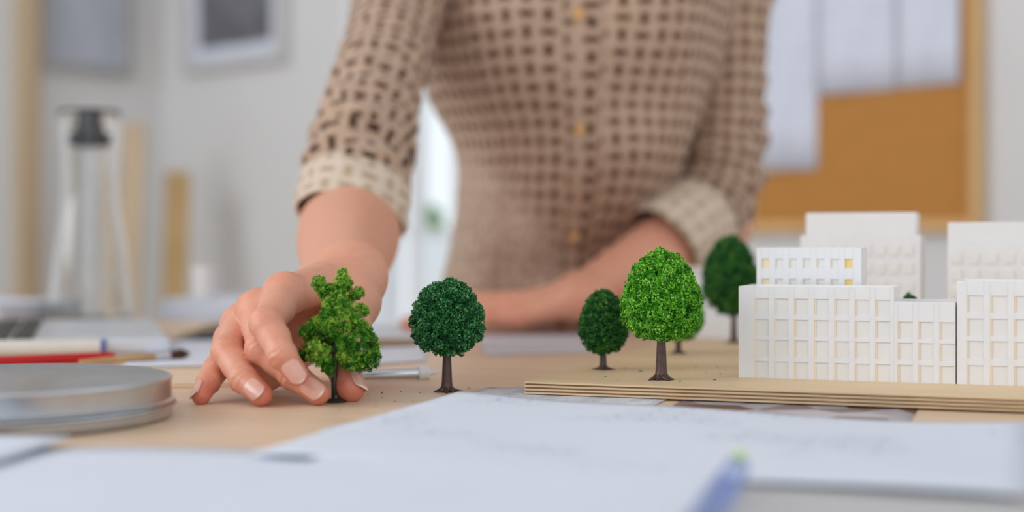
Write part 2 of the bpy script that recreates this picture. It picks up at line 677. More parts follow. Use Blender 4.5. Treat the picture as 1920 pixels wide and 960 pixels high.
# framed pictures
def picture_frame(put, s0, s1, z0, z1, label, frame_m, art_m, mat_w, bw, loc):
    root = thing('picture_frame', loc, label, 'picture')
    g = G()
    put(g, s0, s0 + bw, z0, z1, .0, .03, ch=.003)
    put(g, s1 - bw, s1, z0, z1, .0, .03, ch=.003)
    put(g, s0 + bw, s1 - bw, z0, z0 + bw, .0, .03, ch=.003)
    put(g, s0 + bw, s1 - bw, z1 - bw, z1, .0, .03, ch=.003)
    g.build('frame', frame_m, root)
    g = G()
    put(g, s0 + bw, s1 - bw, z0 + bw, z1 - bw, .004, .012)
    g.build('mat_board', M['paper'], root)
    g = G()
    put(g, s0 + bw + mat_w, s1 - bw - mat_w, z0 + bw + mat_w, z1 - bw - mat_w, .012, .0135)
    g.build('print', art_m, root)
    return root


M['art_grey'] = pm('dark grey print', (112, 112, 118), 0.7, 0.35, 14)
M['art_pale'] = pm('pale blue grey print', (186, 190, 202), 0.7, 0.10, 8)
s0, s1 = sA(238), sA(70)
zz = zA(160, 138)
picture_frame(abox, s0, s1, zz, zz + .42, 'grey framed pale print hanging on the left wall above the carafe', M['frame_grey'], M['art_pale'], 0.008, 0.022, wa((s0 + s1) / 2, zz))
t0, t1 = tB(545), tB(355)
zz = zB(450, 128)
picture_frame(wbox, t0, t1, zz, zz + .5, 'white framed dark grey print hanging on the wall left of the person', M['frame_white'], M['art_grey'], 0.035, 0.024, wb((t0 + t1) / 2, zz))

# lengths of lumber leaning in the corner
def lumber(px, pyt, d, w, label, mat, lean):
    top = at(px, pyt, d)
    bot = Vector((top.x + lean[0], top.y + lean[1], 0))
    g = G()
    ax = (top - bot)
    Lh = ax.length
    z = ax.normalized()
    x = Vector((1, 0.1, 0)).normalized()
    y = z.cross(x).normalized()
    x = y.cross(z)
    g.box(bot + ax / 2, (w, .022, Lh), Matrix((x, y, z)).transposed(), ch=.003)
    o = g.build('lumber_board', mat, loc=bot)
    tag(o, label, 'board')
    return o


lumber(334, 322, 3.50, .060, 'narrow tan lumber board leaning below the dark framed print', M['lumber'], (0.02, -.22))
lumber(252, 232, 3.45, .055, 'taller pale lumber board standing in the corner behind the carafe', M['lumber_pale'], (0.01, -.2))

# cork board with pinned sheets
ct0, ct1 = tB(1848), tB(1180)
cz0, cz1 = zB(1600, 436), zB(1600, 436) + 0.95
cork = thing('cork_board', wb((ct0 + ct1) / 2, cz0), 'brown cork notice board in a pale wood frame on the right wall', 'notice board')
fw = .020
g = G()
wbox(g, ct0 + fw, ct1 - fw, cz0 + fw, cz1 - fw, 0.002, 0.014)
g.build('cork_panel', M['cork'], cork)
for a, b_, c, d_ in ((ct0, ct0 + fw, cz0, cz1), (ct1 - fw, ct1, cz0, cz1), (ct0 + fw, ct1 - fw, cz0, cz0 + fw), (ct0 + fw, ct1 - fw, cz1 - fw, cz1)):
    g = G()
    wbox(g, a, b_, c, d_, 0.002, 0.024, ch=.002)
    g.build('frame_rail', M['cork_frame'], cork)


def pinned(px0, px1, pyb, h, label, mat):
    a, b_ = tB(px1), tB(px0)
    z0 = zB((px0 + px1) / 2, pyb)
    P = []
    for i in range(9):
        P.append([wb(a + (b_ - a) * j / 8, z0 + h * i / 8, .0165 + .004 * (1 - i / 8) ** 2 * (0.5 + .5 * math.sin(j * .7 + px0))) for j in range(9)])
    g = G().grid(P)
    o = g.build('pinned_sheet', mat, smooth=True, loc=wb((a + b_) / 2, z0, .0165))
    uvgrid(o, 9, 9)
    so = o.modifiers.new('thickness', 'SOLIDIFY')
    so.thickness = 0.0004
    return tag(o, label, 'paper', 'sheets pinned on the cork board')


def uvgrid(o, n, m):
    me = o.data
    uv = me.uv_layers.new(name='UVMap')
    for lp in me.loops:
        i, j = divmod(lp.vertex_index, m)
        uv.data[lp.index].uv = (j / (m - 1), i / (n - 1))


M['plan_far'] = paper_print('pinned plan', (226, 230, 244), (150, 156, 180), 0.35, 5, 7, .02, 3, .45)
pinned(1425, 1541, 320, .62, 'longest white sheet pinned on the cork board beside the sleeve', M['plan_far'])
pinned(1543, 1688, 174, .55, 'white plan sheet pinned between two others on the cork board', M['plan_far'])
pinned(1691, 1808, 162, .55, 'white plan sheet pinned nearest the right frame of the cork board', M['plan_far'])

# ------------------------------------------------------------------ the table
def uvof(p):
    q = Vector((p[0], p[1], 0)) - BO
    return q.dot(UX), q.dot(VX)


tab = thing('work_table', tv(-.2, .1, -T), 'light wooden work table that carries the model and papers', 'table')
vb = uvof((0.06, 1.443))[1]
U0, U1, V0 = -1.38, 0.72, -0.52
MT = Matrix((UX, VX, (0, 0, 1))).transposed()
g = G()
g.box(tv((U0 + U1) / 2, (V0 + vb) / 2, -.015), (U1 - U0, vb - V0, .03), MT, ch=.002)
g.build('tabletop', M['table'], tab)
for u in (U0 + .08, U1 - .08):
    for v in (V0 + .08, vb - .08):
        g = G()
        g.box(tv(u, v, -.03 - (T - .03) / 2), (.06, .06, T - .03), MT, ch=.003)
        g.build('leg', M['table_leg'], tab)
for v in (V0 + .08, vb - .08):
    g = G()
    g.box(tv((U0 + U1) / 2, v, -.07), (U1 - U0 - .22, .025, .08), MT, ch=.003)
    g.build('apron_rail', M['table_leg'], tab)

# ------------------------------------------------------------------ plywood base of the model
PT = 0.008
SH = 0.0012          # sheets lie under the board
base = thing('plywood_base', tv(.25, .18, SH), 'layered plywood base board under the white model buildings', 'board')
nl = 7
for i in range(nl):
    g = G()
    th = (PT - SH) / nl
    inset = 0.0 if i % 2 == 0 else 0.0005
    z = SH + th * (i + .5)
    u0, u1, v0, v1 = inset, .52, inset, .37
    g.box(tv((u0 + u1) / 2, (v0 + v1) / 2, z), (u1 - u0, v1 - v0, th), MT)
    g.build('veneer_layer', M['ply_top'] if i == nl - 1 else (M['ply_light'] if i % 2 == 0 else M['ply_dark']), base)

# ------------------------------------------------------------------ model buildings
def building(name, label, u0, u1, v0, v1, secs, depth=0.0012, amber=(), pale=()):
    """secs: list of (u0,u1,height,[window columns (ua,ub)],[rows (z0,z1)])"""
    root = thing(name, tv((u0 + u1) / 2, (v0 + v1) / 2, PT), label, 'model building')
    for si, (a, b_, h, cols, rows) in enumerate(secs):
        g = G()
        g.box(tv((a + b_) / 2, (v0 + depth + v1) / 2, PT + h / 2), (b_ - a, v1 - v0 - depth, h), MT)
        # parapet
        p = .0014
        for c, s in ((((a + b_) / 2, v0 + depth + p / 2), (b_ - a, p)), (((a + b_) / 2, v1 - p / 2), (b_ - a, p)), ((a + p / 2, (v0 + v1) / 2), (p, v1 - v0 - 2 * depth)), ((b_ - p / 2, (v0 + v1) / 2), (p, v1 - v0 - 2 * depth))):
            g.box(tv(c[0], c[1], PT + h + .0008), (s[0], s[1], .0016), MT)
        g.build('block', M['print'], root)
        # facade: piers and spandrels leave the openings recessed
        g = G()
        hh = h + .0016
        xs = [a] + [x for c in cols for x in c] + [b_]
        for k in range(0, len(xs), 2):
            if xs[k + 1] - xs[k] > 1e-5:
                g.box(tv((xs[k] + xs[k + 1]) / 2, v0 + depth / 2, PT + hh / 2), (xs[k + 1] - xs[k], depth, hh), MT)
        zs = [0] + [z for r in rows for z in r] + [hh]
        for (ca, cb) in cols:
            for k in range(0, len(zs), 2):
                if zs[k + 1] - zs[k] > 1e-5:
                    g.box(tv((ca + cb) / 2, v0 + depth / 2, PT + (zs[k] + zs[k + 1]) / 2), (cb - ca, depth, zs[k + 1] - zs[k]), MT)
        g.build('facade', M['print'], root)
        for ci, (ca, cb) in enumerate(cols):
            for (za, zb) in rows:
                g = G()
                w = cb - ca
                hz = zb - za
                # pane plate with a narrow raised jamb on the left and lintel
                g.box(tv((ca + cb) / 2, v0 + depth - .0002, PT + (za + zb) / 2), (w, .0004, hz), MT)
                g.box(tv(ca + w * .06, v0 + depth - .0005, PT + (za + zb) / 2), (w * .12, .0006, hz), MT, 0 if ci in amber else 1)  # left jamb coloured cream for light seeping through the resin
                g.box(tv(cb - w * .06, v0 + depth - .0004, PT + (za + zb) / 2), (w * .12, .0005, hz), MT)
                am = ci in amber
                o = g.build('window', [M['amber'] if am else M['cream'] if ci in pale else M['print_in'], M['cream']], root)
    return root


def cols(u, n, pitch, w):
    return [(u + i * pitch, u + i * pitch + w) for i in range(n)]


R4 = [(0, .0098), (.0126, .0222), (.0243, .0340), (.0366, .0460)]
c7 = cols(.109 + .0092, 7, .01132, .0082)
c3_ = cols(.109 + .0092 + 7 * .01132 + .0008, 3, .0112, .0082)
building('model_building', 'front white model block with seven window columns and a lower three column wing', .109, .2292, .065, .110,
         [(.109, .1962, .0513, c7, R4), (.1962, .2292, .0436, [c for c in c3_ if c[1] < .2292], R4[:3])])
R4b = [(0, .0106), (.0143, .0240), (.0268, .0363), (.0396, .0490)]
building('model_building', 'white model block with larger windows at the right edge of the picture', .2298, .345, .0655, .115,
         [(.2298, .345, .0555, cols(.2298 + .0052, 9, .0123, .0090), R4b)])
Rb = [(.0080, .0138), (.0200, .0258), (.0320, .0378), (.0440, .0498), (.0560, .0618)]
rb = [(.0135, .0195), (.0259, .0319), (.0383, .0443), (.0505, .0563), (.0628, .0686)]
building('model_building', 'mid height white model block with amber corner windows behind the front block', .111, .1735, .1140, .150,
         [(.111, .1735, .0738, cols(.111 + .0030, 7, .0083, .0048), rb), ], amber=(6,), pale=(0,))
# tall stepped slabs at the rear: plain blurred facades with ribs
def tower(label, u0, u1, v0, v1, h, step, n):
    root = thing('model_tower', tv((u0 + u1) / 2, (v0 + v1) / 2, PT), label, 'model building')
    g = G()
    hl = h * .84
    g.box(tv((u0 + u1) / 2, (v0 + v1) / 2, PT + hl / 2), (u1 - u0 + 2 * step, v1 - v0, hl), MT, ch=.0006)
    g.build('lower_block', M['print'], root)
    g = G()
    g.box(tv((u0 + u1) / 2, (v0 + v1) / 2, PT + hl + (h - hl) / 2), (u1 - u0, v1 - v0 - .004, h - hl), MT, ch=.0006)
    g.build('upper_block', M['print'], root)
    w = (u1 - u0) / n
    for r in range(6):
        za = .006 + r * (hl - .008) / 6
        for i in range(n):
            g = G()
            g.box(tv(u0 + w * (i + .5), v0 - .0003, PT + za + .004), (w * .6, .0008, .007), MT)
            g.build('window', M['print_in'], root)
    return root


tower('tall white stepped model tower behind the block with amber windows', .118, .1945, .277, .320, .1000, .0035, 8)
tower('broad white model tower at the right rear of the plywood base', .2165, .33, .262, .310, .0925, .0, 10)

# ------------------------------------------------------------------ model trees
def clumped(centres, crad, ngrain, gsize, ctint, gvar=0.28, squash=1.0):
    """each clump is a small ball of flock grains"""
    n = len(centres)
    d = unit(n * ngrain)
    rr = np.repeat(crad, ngrain)[:, None]
    P = np.repeat(centres, ngrain, axis=0) + d * rr * RNG.uniform(.72, 1.05, (n * ngrain, 1))
    tint = np.clip(np.repeat(ctint, ngrain) + RNG.normal(0, gvar, n * ngrain), 0, 1)
    return grains_on(P, gsize * RNG.uniform(.7, 1.25, n * ngrain), tint)


def trunk(root, base_p, h, r0, r1, mat, roots=8, rl=3.0):
    g = G()
    b = Vector(base_p)
    prof = [(r0 * 1.75, 0.0), (r0 * 1.55, h * .015), (r0 * 1.22, h * .07), (r0 * 1.02, h * .2), (r0 * .9, h * .5), (r1, h)]
    g.lathe(prof, b, 16)
    o = g.build('trunk', mat, root, smooth=True, auto=50)
    for k in range(roots):
        a = 2 * math.pi * (k + random.uniform(-.25, .25)) / roots
        ln = r0 * rl * random.uniform(.75, 1.15)
        dv = Vector((math.cos(a), math.sin(a), 0))
        sd = Vector((-dv.y, dv.x, 0)) * random.uniform(-.3, .3)
        g = G()
        g.tube([b + dv * r0 * .7 + Vector((0, 0, r0 * .8)), b + dv * r0 * 1.3 + Vector((0, 0, r0 * .42)), b + dv * ln * .7 + sd * ln * .4 + Vector((0, 0, r0 * .22)), b + dv * ln + sd * ln + Vector((0, 0, r0 * .1))],
               [r0 * .55, r0 * .42, r0 * .24, r0 * .08], 6)
        rt = g.build('root', mat, root, smooth=True)
    return o


def round_tree(base_p, total, cw, ch, label, fm, clump, gs, ng, tr, roots, seed, shape=0.18, dens=1.0, cat='model tree', dx=0.0):
    """egg shaped crown of width cw and height ch on a trunk"""
    global RNG
    RNG = np.random.default_rng(seed)
    random.seed(seed)
    b = Vector(base_p)
    root = thing('model_tree', b, label, cat)
    cz = total - ch / 2
    A, C = cw / 2 - clump * .55, ch / 2 - clump * .55
    n = int(dens * 4 * math.pi * ((A * A) ** .8 + 2 * (A * C) ** .8) ** 1.25 / 3 ** 1.25 / (clump * clump * 1.7))
    d = unit(n)
    zc = d[:, 2]
    wid = 1 - shape * zc - .10 * np.clip(-zc - .55, 0, 1)       # broader below, flat bottom
    ctr = np.stack([d[:, 0] * A * wid, d[:, 1] * A * wid, np.sign(zc) * np.abs(zc) ** .92 * C], 1)
    ctr *= RNG.uniform(.88, 1.04, (n, 1))
    ctr += np.array([b.x + dx, b.y, b.z + cz])
    V, Ft, tn = clumped(ctr, clump * RNG.uniform(.75, 1.2, n), ng, gs, RNG.normal(.5, .16, n))
    # inner sponge, tinted darker to paint shade into the gaps between clumps
    n2 = int(n * 6)
    d2 = unit(n2)
    w2 = 1 - shape * d2[:, 2]
    c2 = np.stack([d2[:, 0] * A * w2 * .86, d2[:, 1] * A * w2 * .86, d2[:, 2] * C * .88], 1) + np.array([b.x + dx, b.y, b.z + cz])
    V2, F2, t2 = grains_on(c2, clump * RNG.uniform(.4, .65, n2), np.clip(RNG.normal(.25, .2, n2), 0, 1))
    Vall = np.concatenate([V, V2])
    Fall = np.concatenate([Ft, F2 + len(V)])
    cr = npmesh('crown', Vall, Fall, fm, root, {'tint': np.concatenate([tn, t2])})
    cr['kind'] = 'stuff'
    trunk(root, b, total - ch * .8, tr, tr * .62, M['trunk'], roots)
    return root


round_tree(on(1240, 712, PT), .0738, .0440, .0520, 'bright green egg shaped model tree beside the front model block', M['flock_bright'], .0024, .00056, 42, .0031, 9, 4, shape=.22, dens=1.0)
round_tree(on(838, 735, 0), .0648, .0418, .0440, 'dark green round model tree standing alone on the bare table', M['flock_dark'], .0020, .00058, 30, .0030, 8, 5, shape=.16, dens=.9)
round_tree(on(1131, 693, PT), .0490, .0300, .0395, 'smallest dark green model tree left of the bright green tree', M['flock_deep'], .00150, .00048, 24, .0022, 8, 8)
round_tree(on(1272, 663, PT), .0560, .0330, .0470, 'bright green model tree mostly hidden behind the front bright green tree', M['flock_bright'], .00180, .0006, 22, .0022, 6, 12, dx=.0015)
round_tree(on(1376, 643, PT), .0840, .0430, .0620, 'tall dark green model tree behind the front model block', M['flock_deep'], .0020, .0007, 20, .0026, 6, 15, dx=-.003)
round_tree(tv(.196, .195, PT), .0460, .0105, .0200, 'tiny grey green model tree in the gap between the model towers', M['flock_dark'], .0014, .0005, 16, .0012, 4, 21)

# wire tree held in the hand
RNG = np.random.default_rng(33)
random.seed(33)
TB_ = on(629, 754, 0)
wt = thing('model_tree', TB_, 'irregular yellow green wire model tree held between the fingers', 'model tree')
dT = TB_.y
lobes = [(970, 112, 42, 0), (965, 150, 52, -2), (985, 180, 50, 4), (825, 160, 46, 0), (850, 195, 54, -3), (880, 235, 56, 2), (920, 195, 50, 0), (1062, 222, 42, -2), (1020, 235, 52, 4), (950, 250, 62, -4), (900, 290, 60, -5), (960, 310, 72, -8),
         (1085, 325, 44, 0), (1030, 335, 64, -4), (880, 355, 66, -8), (975, 380, 84, -12), (910, 420, 70, -12), (752, 455, 54, 0), (800, 425, 60, -3), (845, 400, 60, -6), (840, 455, 62, 0), (1050, 420, 70, -8), (1095, 440, 58, 0),
         (1135, 490, 60, -3), (1060, 500, 74, -12), (985, 470, 74, -10), (825, 585, 88, -14), (742, 590, 52, 0), (790, 540, 56, -4), (870, 640, 62, -12), (1005, 540, 76, -10), (985, 600, 56, -10),
         (1030, 610, 82, -10), (1095, 590, 66, -6), (1135, 630, 68, -5), (1155, 555, 52, -2), (1070, 650, 54, -4), (1000, 640, 50, -3), (900, 530, 62, 8), (950, 560, 62, 10), (870, 500, 62, 4), (800, 510, 56, 3), (1150, 600, 50, -3), (888, 690, 28, -8), (930, 480, 56, -2)]
Cs, Rs, Ts = [], [], []
for (cx, cy, r, dep) in lobes:
    p = at(340 + cx / 3.2, 480 + cy / 3.2, dT + dep * .001)
    R = r / 3.2 * dT / F
    n = int(34 + (R / .0012) ** 2 * 2.4)
    dd = unit(n)
    Cs.append(np.array(p) + dd * R * .86 * RNG.uniform(.45, 1.1, (n, 1)))
    Rs.append(np.full(n, .0010))
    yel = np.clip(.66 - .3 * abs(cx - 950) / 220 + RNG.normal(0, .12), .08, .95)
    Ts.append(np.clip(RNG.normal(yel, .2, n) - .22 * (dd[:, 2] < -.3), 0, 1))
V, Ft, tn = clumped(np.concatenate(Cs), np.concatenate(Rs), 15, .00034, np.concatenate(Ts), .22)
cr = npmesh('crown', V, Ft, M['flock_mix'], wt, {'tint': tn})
cr['kind'] = 'stuff'
tp = [at(628, 752, dT), at(626, 720, dT), at(628, 685, dT), at(628, 640, dT + .002), at(637, 560, dT + .004), at(641, 520, dT + .004)]
G().tube(tp, [.0019, .0015, .0016, .0014, .001, .0004], 10).build('trunk', M['trunk_dark'], wt, smooth=True)
g = G()
g.lathe([(.0062, 0), (.0064, .0004), (.0050, .0012), (.0022, .0022), (.0018, .004)], TB_, 20)
g.build('foot_disc', M['trunk_dark'], wt, smooth=True, auto=40)
for (cx, cy, r, dep) in [lobes[i] for i in (2, 8, 12, 16, 19, 25)]:
    p = at(340 + cx / 3.2, 480 + cy / 3.2, dT + dep * .001)
    q = at(632, (480 + cy / 3.2) + 18, dT + .002)
    G().tube([q, (p + q) / 2 + Vector((0, 0, .001)), p], [.0011, .0008, .0004], 6).build('branch', M['trunk_dark'], wt, smooth=True)

# crumbs of flock that fell off
def crumb(p, s, label, group):
    g = G()
    P = []
    for i in range(5):
        q = Vector(p) + Vector((random.uniform(-1, 1) * s * .6, random.uniform(-1, 1) * s * .6, s * random.uniform(.25, .6)))
        e = [Vector((1, 0, 0)), Vector((-1, 0, 0)), Vector((0, 1, 0)), Vector((0, -1, 0)), Vector((0, 0, .6)), Vector((0, 0, -.4))]
        g.add([q + x * s * random.uniform(.3, .6) for x in e], [(0, 2, 4), (2, 1, 4), (1, 3, 4), (3, 0, 4), (2, 0, 5), (1, 2, 5), (3, 1, 5), (0, 3, 5)])
    zmin = min(v[2] for v in g.v)
    g.v = [(v[0], v[1], v[2] - zmin + p[2]) for v in g.v]
    o = g.build('flock_crumb', M['crumb'], loc=p)
    tag(o, label, 'crumb', group)


for (x, y, s) in [(717, 737, 1.1), (717, 746, .7), (752, 735, .8), (787, 737, .9), (880, 729, .8), (702, 762, .5), (740, 753, .6), (638, 770, .5), (774, 752, .4), (706, 756, .4), (690, 741, .4), (939, 769 - 30, .5)]:
    crumb(on(x, y), s * .0011, 'tiny green flock crumb on the bare table near the lone dark tree', 'flock crumbs on the table')
for (x, y, s) in [(1201, 697, 1.4), (1135, 707, .9), (1275, 716, 1.0), (1339, 713, 1.1), (1304, 690, .8), (1345, 689, .9), (1171, 691, .8), (1195, 705, .5), (1325, 700, .6), (1350, 702, .7), (1229, 722, .4), (1160, 712, .5), (1361, 694, .6), (1290, 705, .5), (1310, 672, .6)]:
    crumb(on(x, y, PT), s * .0011, 'tiny green flock crumb on the plywood base around the bright tree', 'flock crumbs on the plywood base')

# ------------------------------------------------------------------ papers
def sheet(name, corners, zf, mat, label, n=14, m=18, cat='paper', group=None, th=.0003):
    """corners: near left, near right, far right, far left (x, y); zf(s, t) height above the table"""
    a, b_, c, d = [Vector((p[0], p[1], 0)) for p in corners]
    P = []
    for i in range(n):
        t = i / (n - 1)
        P.append([(a.lerp(b_, j / (m - 1))).lerp(d.lerp(c, j / (m - 1)), t) + Vector((0, 0, T + zf(j / (m - 1), t))) for j in range(m)])
    ctr = P[n // 2][m // 2]
    o = G().grid(P).build(name, mat, smooth=True, loc=(ctr.x, ctr.y, min(p.z for r in P for p in r)))
    uvgrid(o, n, m)
    so = o.modifiers.new('thickness', 'SOLIDIFY')
    so.thickness = th
    so.offset = 1
    if label:
        tag(o, label, cat, group)
    return o


def pq(p):
    return (p.x, p.y)


# sheet of text peeping out under the plywood corner
fl = Vector((-.0174, .842, 0))
sheet('text_sheet', [pq(fl - VX * .21 + UX * .0), pq(fl - VX * .21 + UX * .118), pq(fl + VX * .05 + UX * .118), pq(fl + VX * .0 + UX * .004)],
      lambda s, t: .0004, M['text'], 'grey sheet of printed text tucked under the plywood corner')
# colour printed sheet under the right part of the board
m, nt, b = new_mat('colour printed magazine page')
L = nt.links.new
tc = nd(nt, 'ShaderNodeTexCoord')
vo = nd(nt, 'ShaderNodeTexVoronoi')
vo.inputs['Scale'].default_value = 38
L(tc.outputs['Object'], vo.inputs['Vector'])
rp = nd(nt, 'ShaderNodeValToRGB')
rp.color_ramp.interpolation = 'CONSTANT'
for i, (p_, c_) in enumerate([(0, (170, 164, 172)), (.3, (128, 112, 112)), (.48, (196, 190, 200)), (.62, (108, 112, 176)), (.72, (150, 140, 148)), (.86, (92, 52, 50)), (.93, (180, 174, 180))]):
    e = rp.color_ramp.elements[i] if i < 2 else rp.color_ramp.elements.new(p_)
    e.position = p_
    e.color = (*c3(c_), 1)
sp = nd(nt, 'ShaderNodeSeparateColor')
L(vo.outputs['Color'], sp.inputs[0])
L(sp.outputs[0], rp.inputs[0])
L(rp.outputs[0], b.inputs['Base Color'])
b.inputs['Roughness'].default_value = 0.35
M['photo'] = m
sheet('magazine_page', [pq(tv(.09, -.075)), pq(tv(.213, -.075)), pq(tv(.213, .10)), pq(tv(.09, .10))],
      lambda s, t: .0002, M['photo'], 'colour printed magazine page showing under the plywood front edge', th=.0002)

# big plan sheet in front of the board
A0 = on(862, 750, .003)
A0.z = 0
W4, H4 = .281, .208


def plan_z(s, t):
    return .0016 + .0042 * math.exp(-((s / .16) ** 2)) * (t ** 2) + .0012 * math.sin(s * 5 + 1) * t + .0009 * math.sin(s * 9 + t * 4) + .0012


sheet('plan_sheet', [pq(A0 - VX * H4 - UX * .006), pq(A0 - VX * H4 + UX * W4), pq(A0 + UX * W4), pq(A0)], plan_z, M['plan'],
      'large white plan sheet with faint drawn lines in front of the plywood base', 24, 30)
# sheets nearest the lens
lf = on(455, 850)
sheet('blank_sheet', [(-.33, .30), (-.02, .27), pq(lf + Vector((.17, -.012, 0))), pq(on(150, 848) + Vector((-.035, .01, 0)))],
      lambda s, t: .0006 + .0008 * math.sin(s * 6) ** 2, M['paper'], 'blank white sheet at the left front edge of the picture')
cn = on(135, 822, .004)
sheet('creased_sheet', [(-.42, .46), (-.20, .475), pq(cn), (-.40, .628)],
      lambda s, t: .0022 + .0025 * t * s, M['paper'], 'creased white sheet lying against the round metal tin')
sheet('grey_sheet', [(-.02, .28), (.26, .24), pq(tv(.21, -.20)), pq(tv(.05, -.20))],
      lambda s, t: .0005 + .0002 * math.sin(4 * s), M['paper_grey'], 'grey sheet at the bottom right corner below the plan sheet')

# spiral notebook in the foreground
NT = on(1384, 878, .008)
nb = thing('spiral_notebook', (NT.x - .06, .47, T + .0045), 'white notebook with a blue spiral binding in the blurred foreground', 'notebook')
nd_ = (Vector((.0655, .44, 0)) - Vector((NT.x, NT.y, 0))).normalized()
ns = Vector((nd_.y, -nd_.x, 0))
if ns.x > 0:
    ns = -ns
nL = .215
MN = Matrix((ns, -nd_, (0, 0, 1))).transposed()
for i in range(4):
    g = G()
    c = Vector((NT.x, NT.y, 0)) + nd_ * (nL / 2) + ns * (.006 + .073 + i * .0003)
    g.box(c + Vector((0, 0, T + .0048 + i * .0006)), (.145, nL, .0005), MN)
    g.build('page', M['paper'], nb)
g = G()
pts = []
turns = 22
for i in range(turns * 12 + 1):
    a = 2 * math.pi * i / 12
    s_ = nL * i / (turns * 12)
    pts.append(Vector((NT.x, NT.y, 0)) + nd_ * s_ + ns * (.0038 * math.cos(a)) + Vector((0, 0, T + .0084 + .0038 * math.sin(a))))
g.tube(pts, .0005, 6)
g.build('spiral', M['blue_wire'], nb, smooth=True)
M['lime'] = pm('lime green bead', (206, 226, 130), 0.5, 0.1, 60)
g = G()
e0 = Vector((NT.x, NT.y, 0)) - nd_ * .004 + Vector((0, 0, T + .011))
g.lathe([(.0002, -.003), (.0022, -.002), (.003, 0), (.0022, .002), (.0002, .003)], e0, 12)
g.build('bead', M['lime'], nb, smooth=True)

# ------------------------------------------------------------------ round metal tin
tc_ = Vector((-.250, .690, T))
tin = thing('metal_tin', tc_, 'round brushed metal tin with lid at the left edge of the table', 'tin')
g = G()
g.lathe([(.079, 0.0), (.0822, .0008), (.083, .002), (.083, .0052), (.0848, .0060), (.0852, .0068), (.0848, .0076), (.0815, .0080)], tc_, 96)
g.build('tin_body', M['tin'], tin, smooth=True, auto=40)
g = G()
g.lathe([(.0812, .0079), (.0838, .0080), (.0844, .0086), (.0838, .0094), (.0828, .0098), (.0826, .0178), (.0832, .0192), (.0828, .0202), (.0816, .0206), (.0806, .0200), (.0, .0197)], tc_, 96, cap=(False, False))
g.build('lid', M['tin'], tin, smooth=True, auto=40)

# ------------------------------------------------------------------ pens and brush behind the tin
def rod(a, b_, segs):
    """segs: list of (t0,t1,r,name,mat)"""
    return [(Vector(a).lerp(Vector(b_), t0), Vector(a).lerp(Vector(b_), t1), r0, r1, nm, mt) for t0, t1, r0, r1, nm, mt in segs]


def make_rod(name, a, b_, segs, label, cat, sides=12):
    root = thing(name, (Vector(a) + Vector(b_)) / 2, label, cat)
    for p, q, r0, r1, nm, mt in rod(a, b_, segs):
        G().tube([p, p.lerp(q, .5), q], [r0, (r0 + r1) / 2, r1], sides).build(nm, mt, root, smooth=sides > 8, auto=40)
    return root


ra, rb_ = at(-160, 686, .955), at(213, 671, 1.03)
ra.z = T + .0042
rb_.z = T + .0042
make_rod('red_pencil', ra, rb_, [(0, .97, .0042, .0042, 'barrel', M['red']), (.97, 1, .0042, .0036, 'end_cap', M['red'])], 'red pencil lying behind the round metal tin', 'pencil', 6)
ra, rb_ = at(-150, 660, 1.07), at(205, 652, 1.10)
ra.z = rb_.z = T + .0065
make_rod('marker_pen', ra, rb_, [(0, .955, .0064, .0064, 'barrel', M['offwhite']), (.955, .985, .0058, .0058, 'blue_ring', M['blue']), (.985, 1, .0045, .003, 'tip', M['offwhite'])], 'off white marker pen with a blue ring behind the red pencil', 'pen', 16)
ra, rb_ = at(150, 684, .995), at(356, 660, 1.06)
ra.z = T + .0030
rb_.z = T + .0042
make_rod('paint_brush', ra, rb_, [(0, .66, .0016, .0028, 'handle', M['brush_wood']), (.66, .80, .0028, .0030, 'ferrule', M['steel']), (.80, .92, .0030, .0040, 'bristles', M['bristle']), (.92, 1.0, .0040, .0008, 'bristle_tip', M['bristle'])], 'thin paint brush with brown bristles between tin and hand', 'brush')
# craft knife
ra, rb_ = on(640, 705, .004), on(806, 699, .004)
make_rod('craft_knife', ra, rb_, [(0, .86, .0030, .0034, 'barrel', M['steel']), (.86, .98, .0046, .0046, 'collar', M['white']), (.98, 1.12, .0018, .0004, 'blade', M['steel'])], 'silver craft knife with a white collar lying behind the hand', 'knife', 14)
# thin board under the hand
p0 = on(255, 719, .003)
g = G()
bu, bv = uvof(p0)
q1 = on(645, 714, .003)
ax = Vector((q1.x - p0.x, q1.y - p0.y, 0))
axn = ax.normalized()
axv = Vector((-axn.y, axn.x, 0))
MP = Matrix((axn, axv, (0, 0, 1))).transposed()
tb_c = Vector((p0.x, p0.y, 0)) + ax * .5 + axv * .045
g.box(tb_c + Vector((0, 0, T + .0015)), (ax.length, .09, .003), MP, ch=.0003)
tag(g.build('balsa_sheet', M['balsa'], loc=(tb_c.x, tb_c.y, T)), 'thin pale balsa sheet lying behind the holding hand', 'board')
# loose sheets between hand and laptop
sheet('loose_sheet', [pq(on(225, 690)), pq(on(560, 684)), pq(on(600, 640)), pq(on(330, 637))], lambda s, t: .0006 + .0032 * (1 if t > -.1 else 0) * 0, M['paper'], 'loose white sheet under the paint brush')
sheet('loose_sheet', [pq(on(640, 690)), pq(on(800, 678)), pq(on(790, 618)), pq(on(690, 612))], lambda s, t: .0006, M['paper'], 'loose white sheet between the wire tree and the lone dark tree')
M['lilac'] = pm('pale lilac paper', (206, 198, 202), 0.8, 0.03, 10)
sheet('wide_sheet', [pq(on(905, 668)), pq(on(1150, 660)), pq(on(1190, 622)), pq(on(900, 628))], lambda s, t: .0005, M['lilac'], 'pale lilac sheet in front of the resting hand')

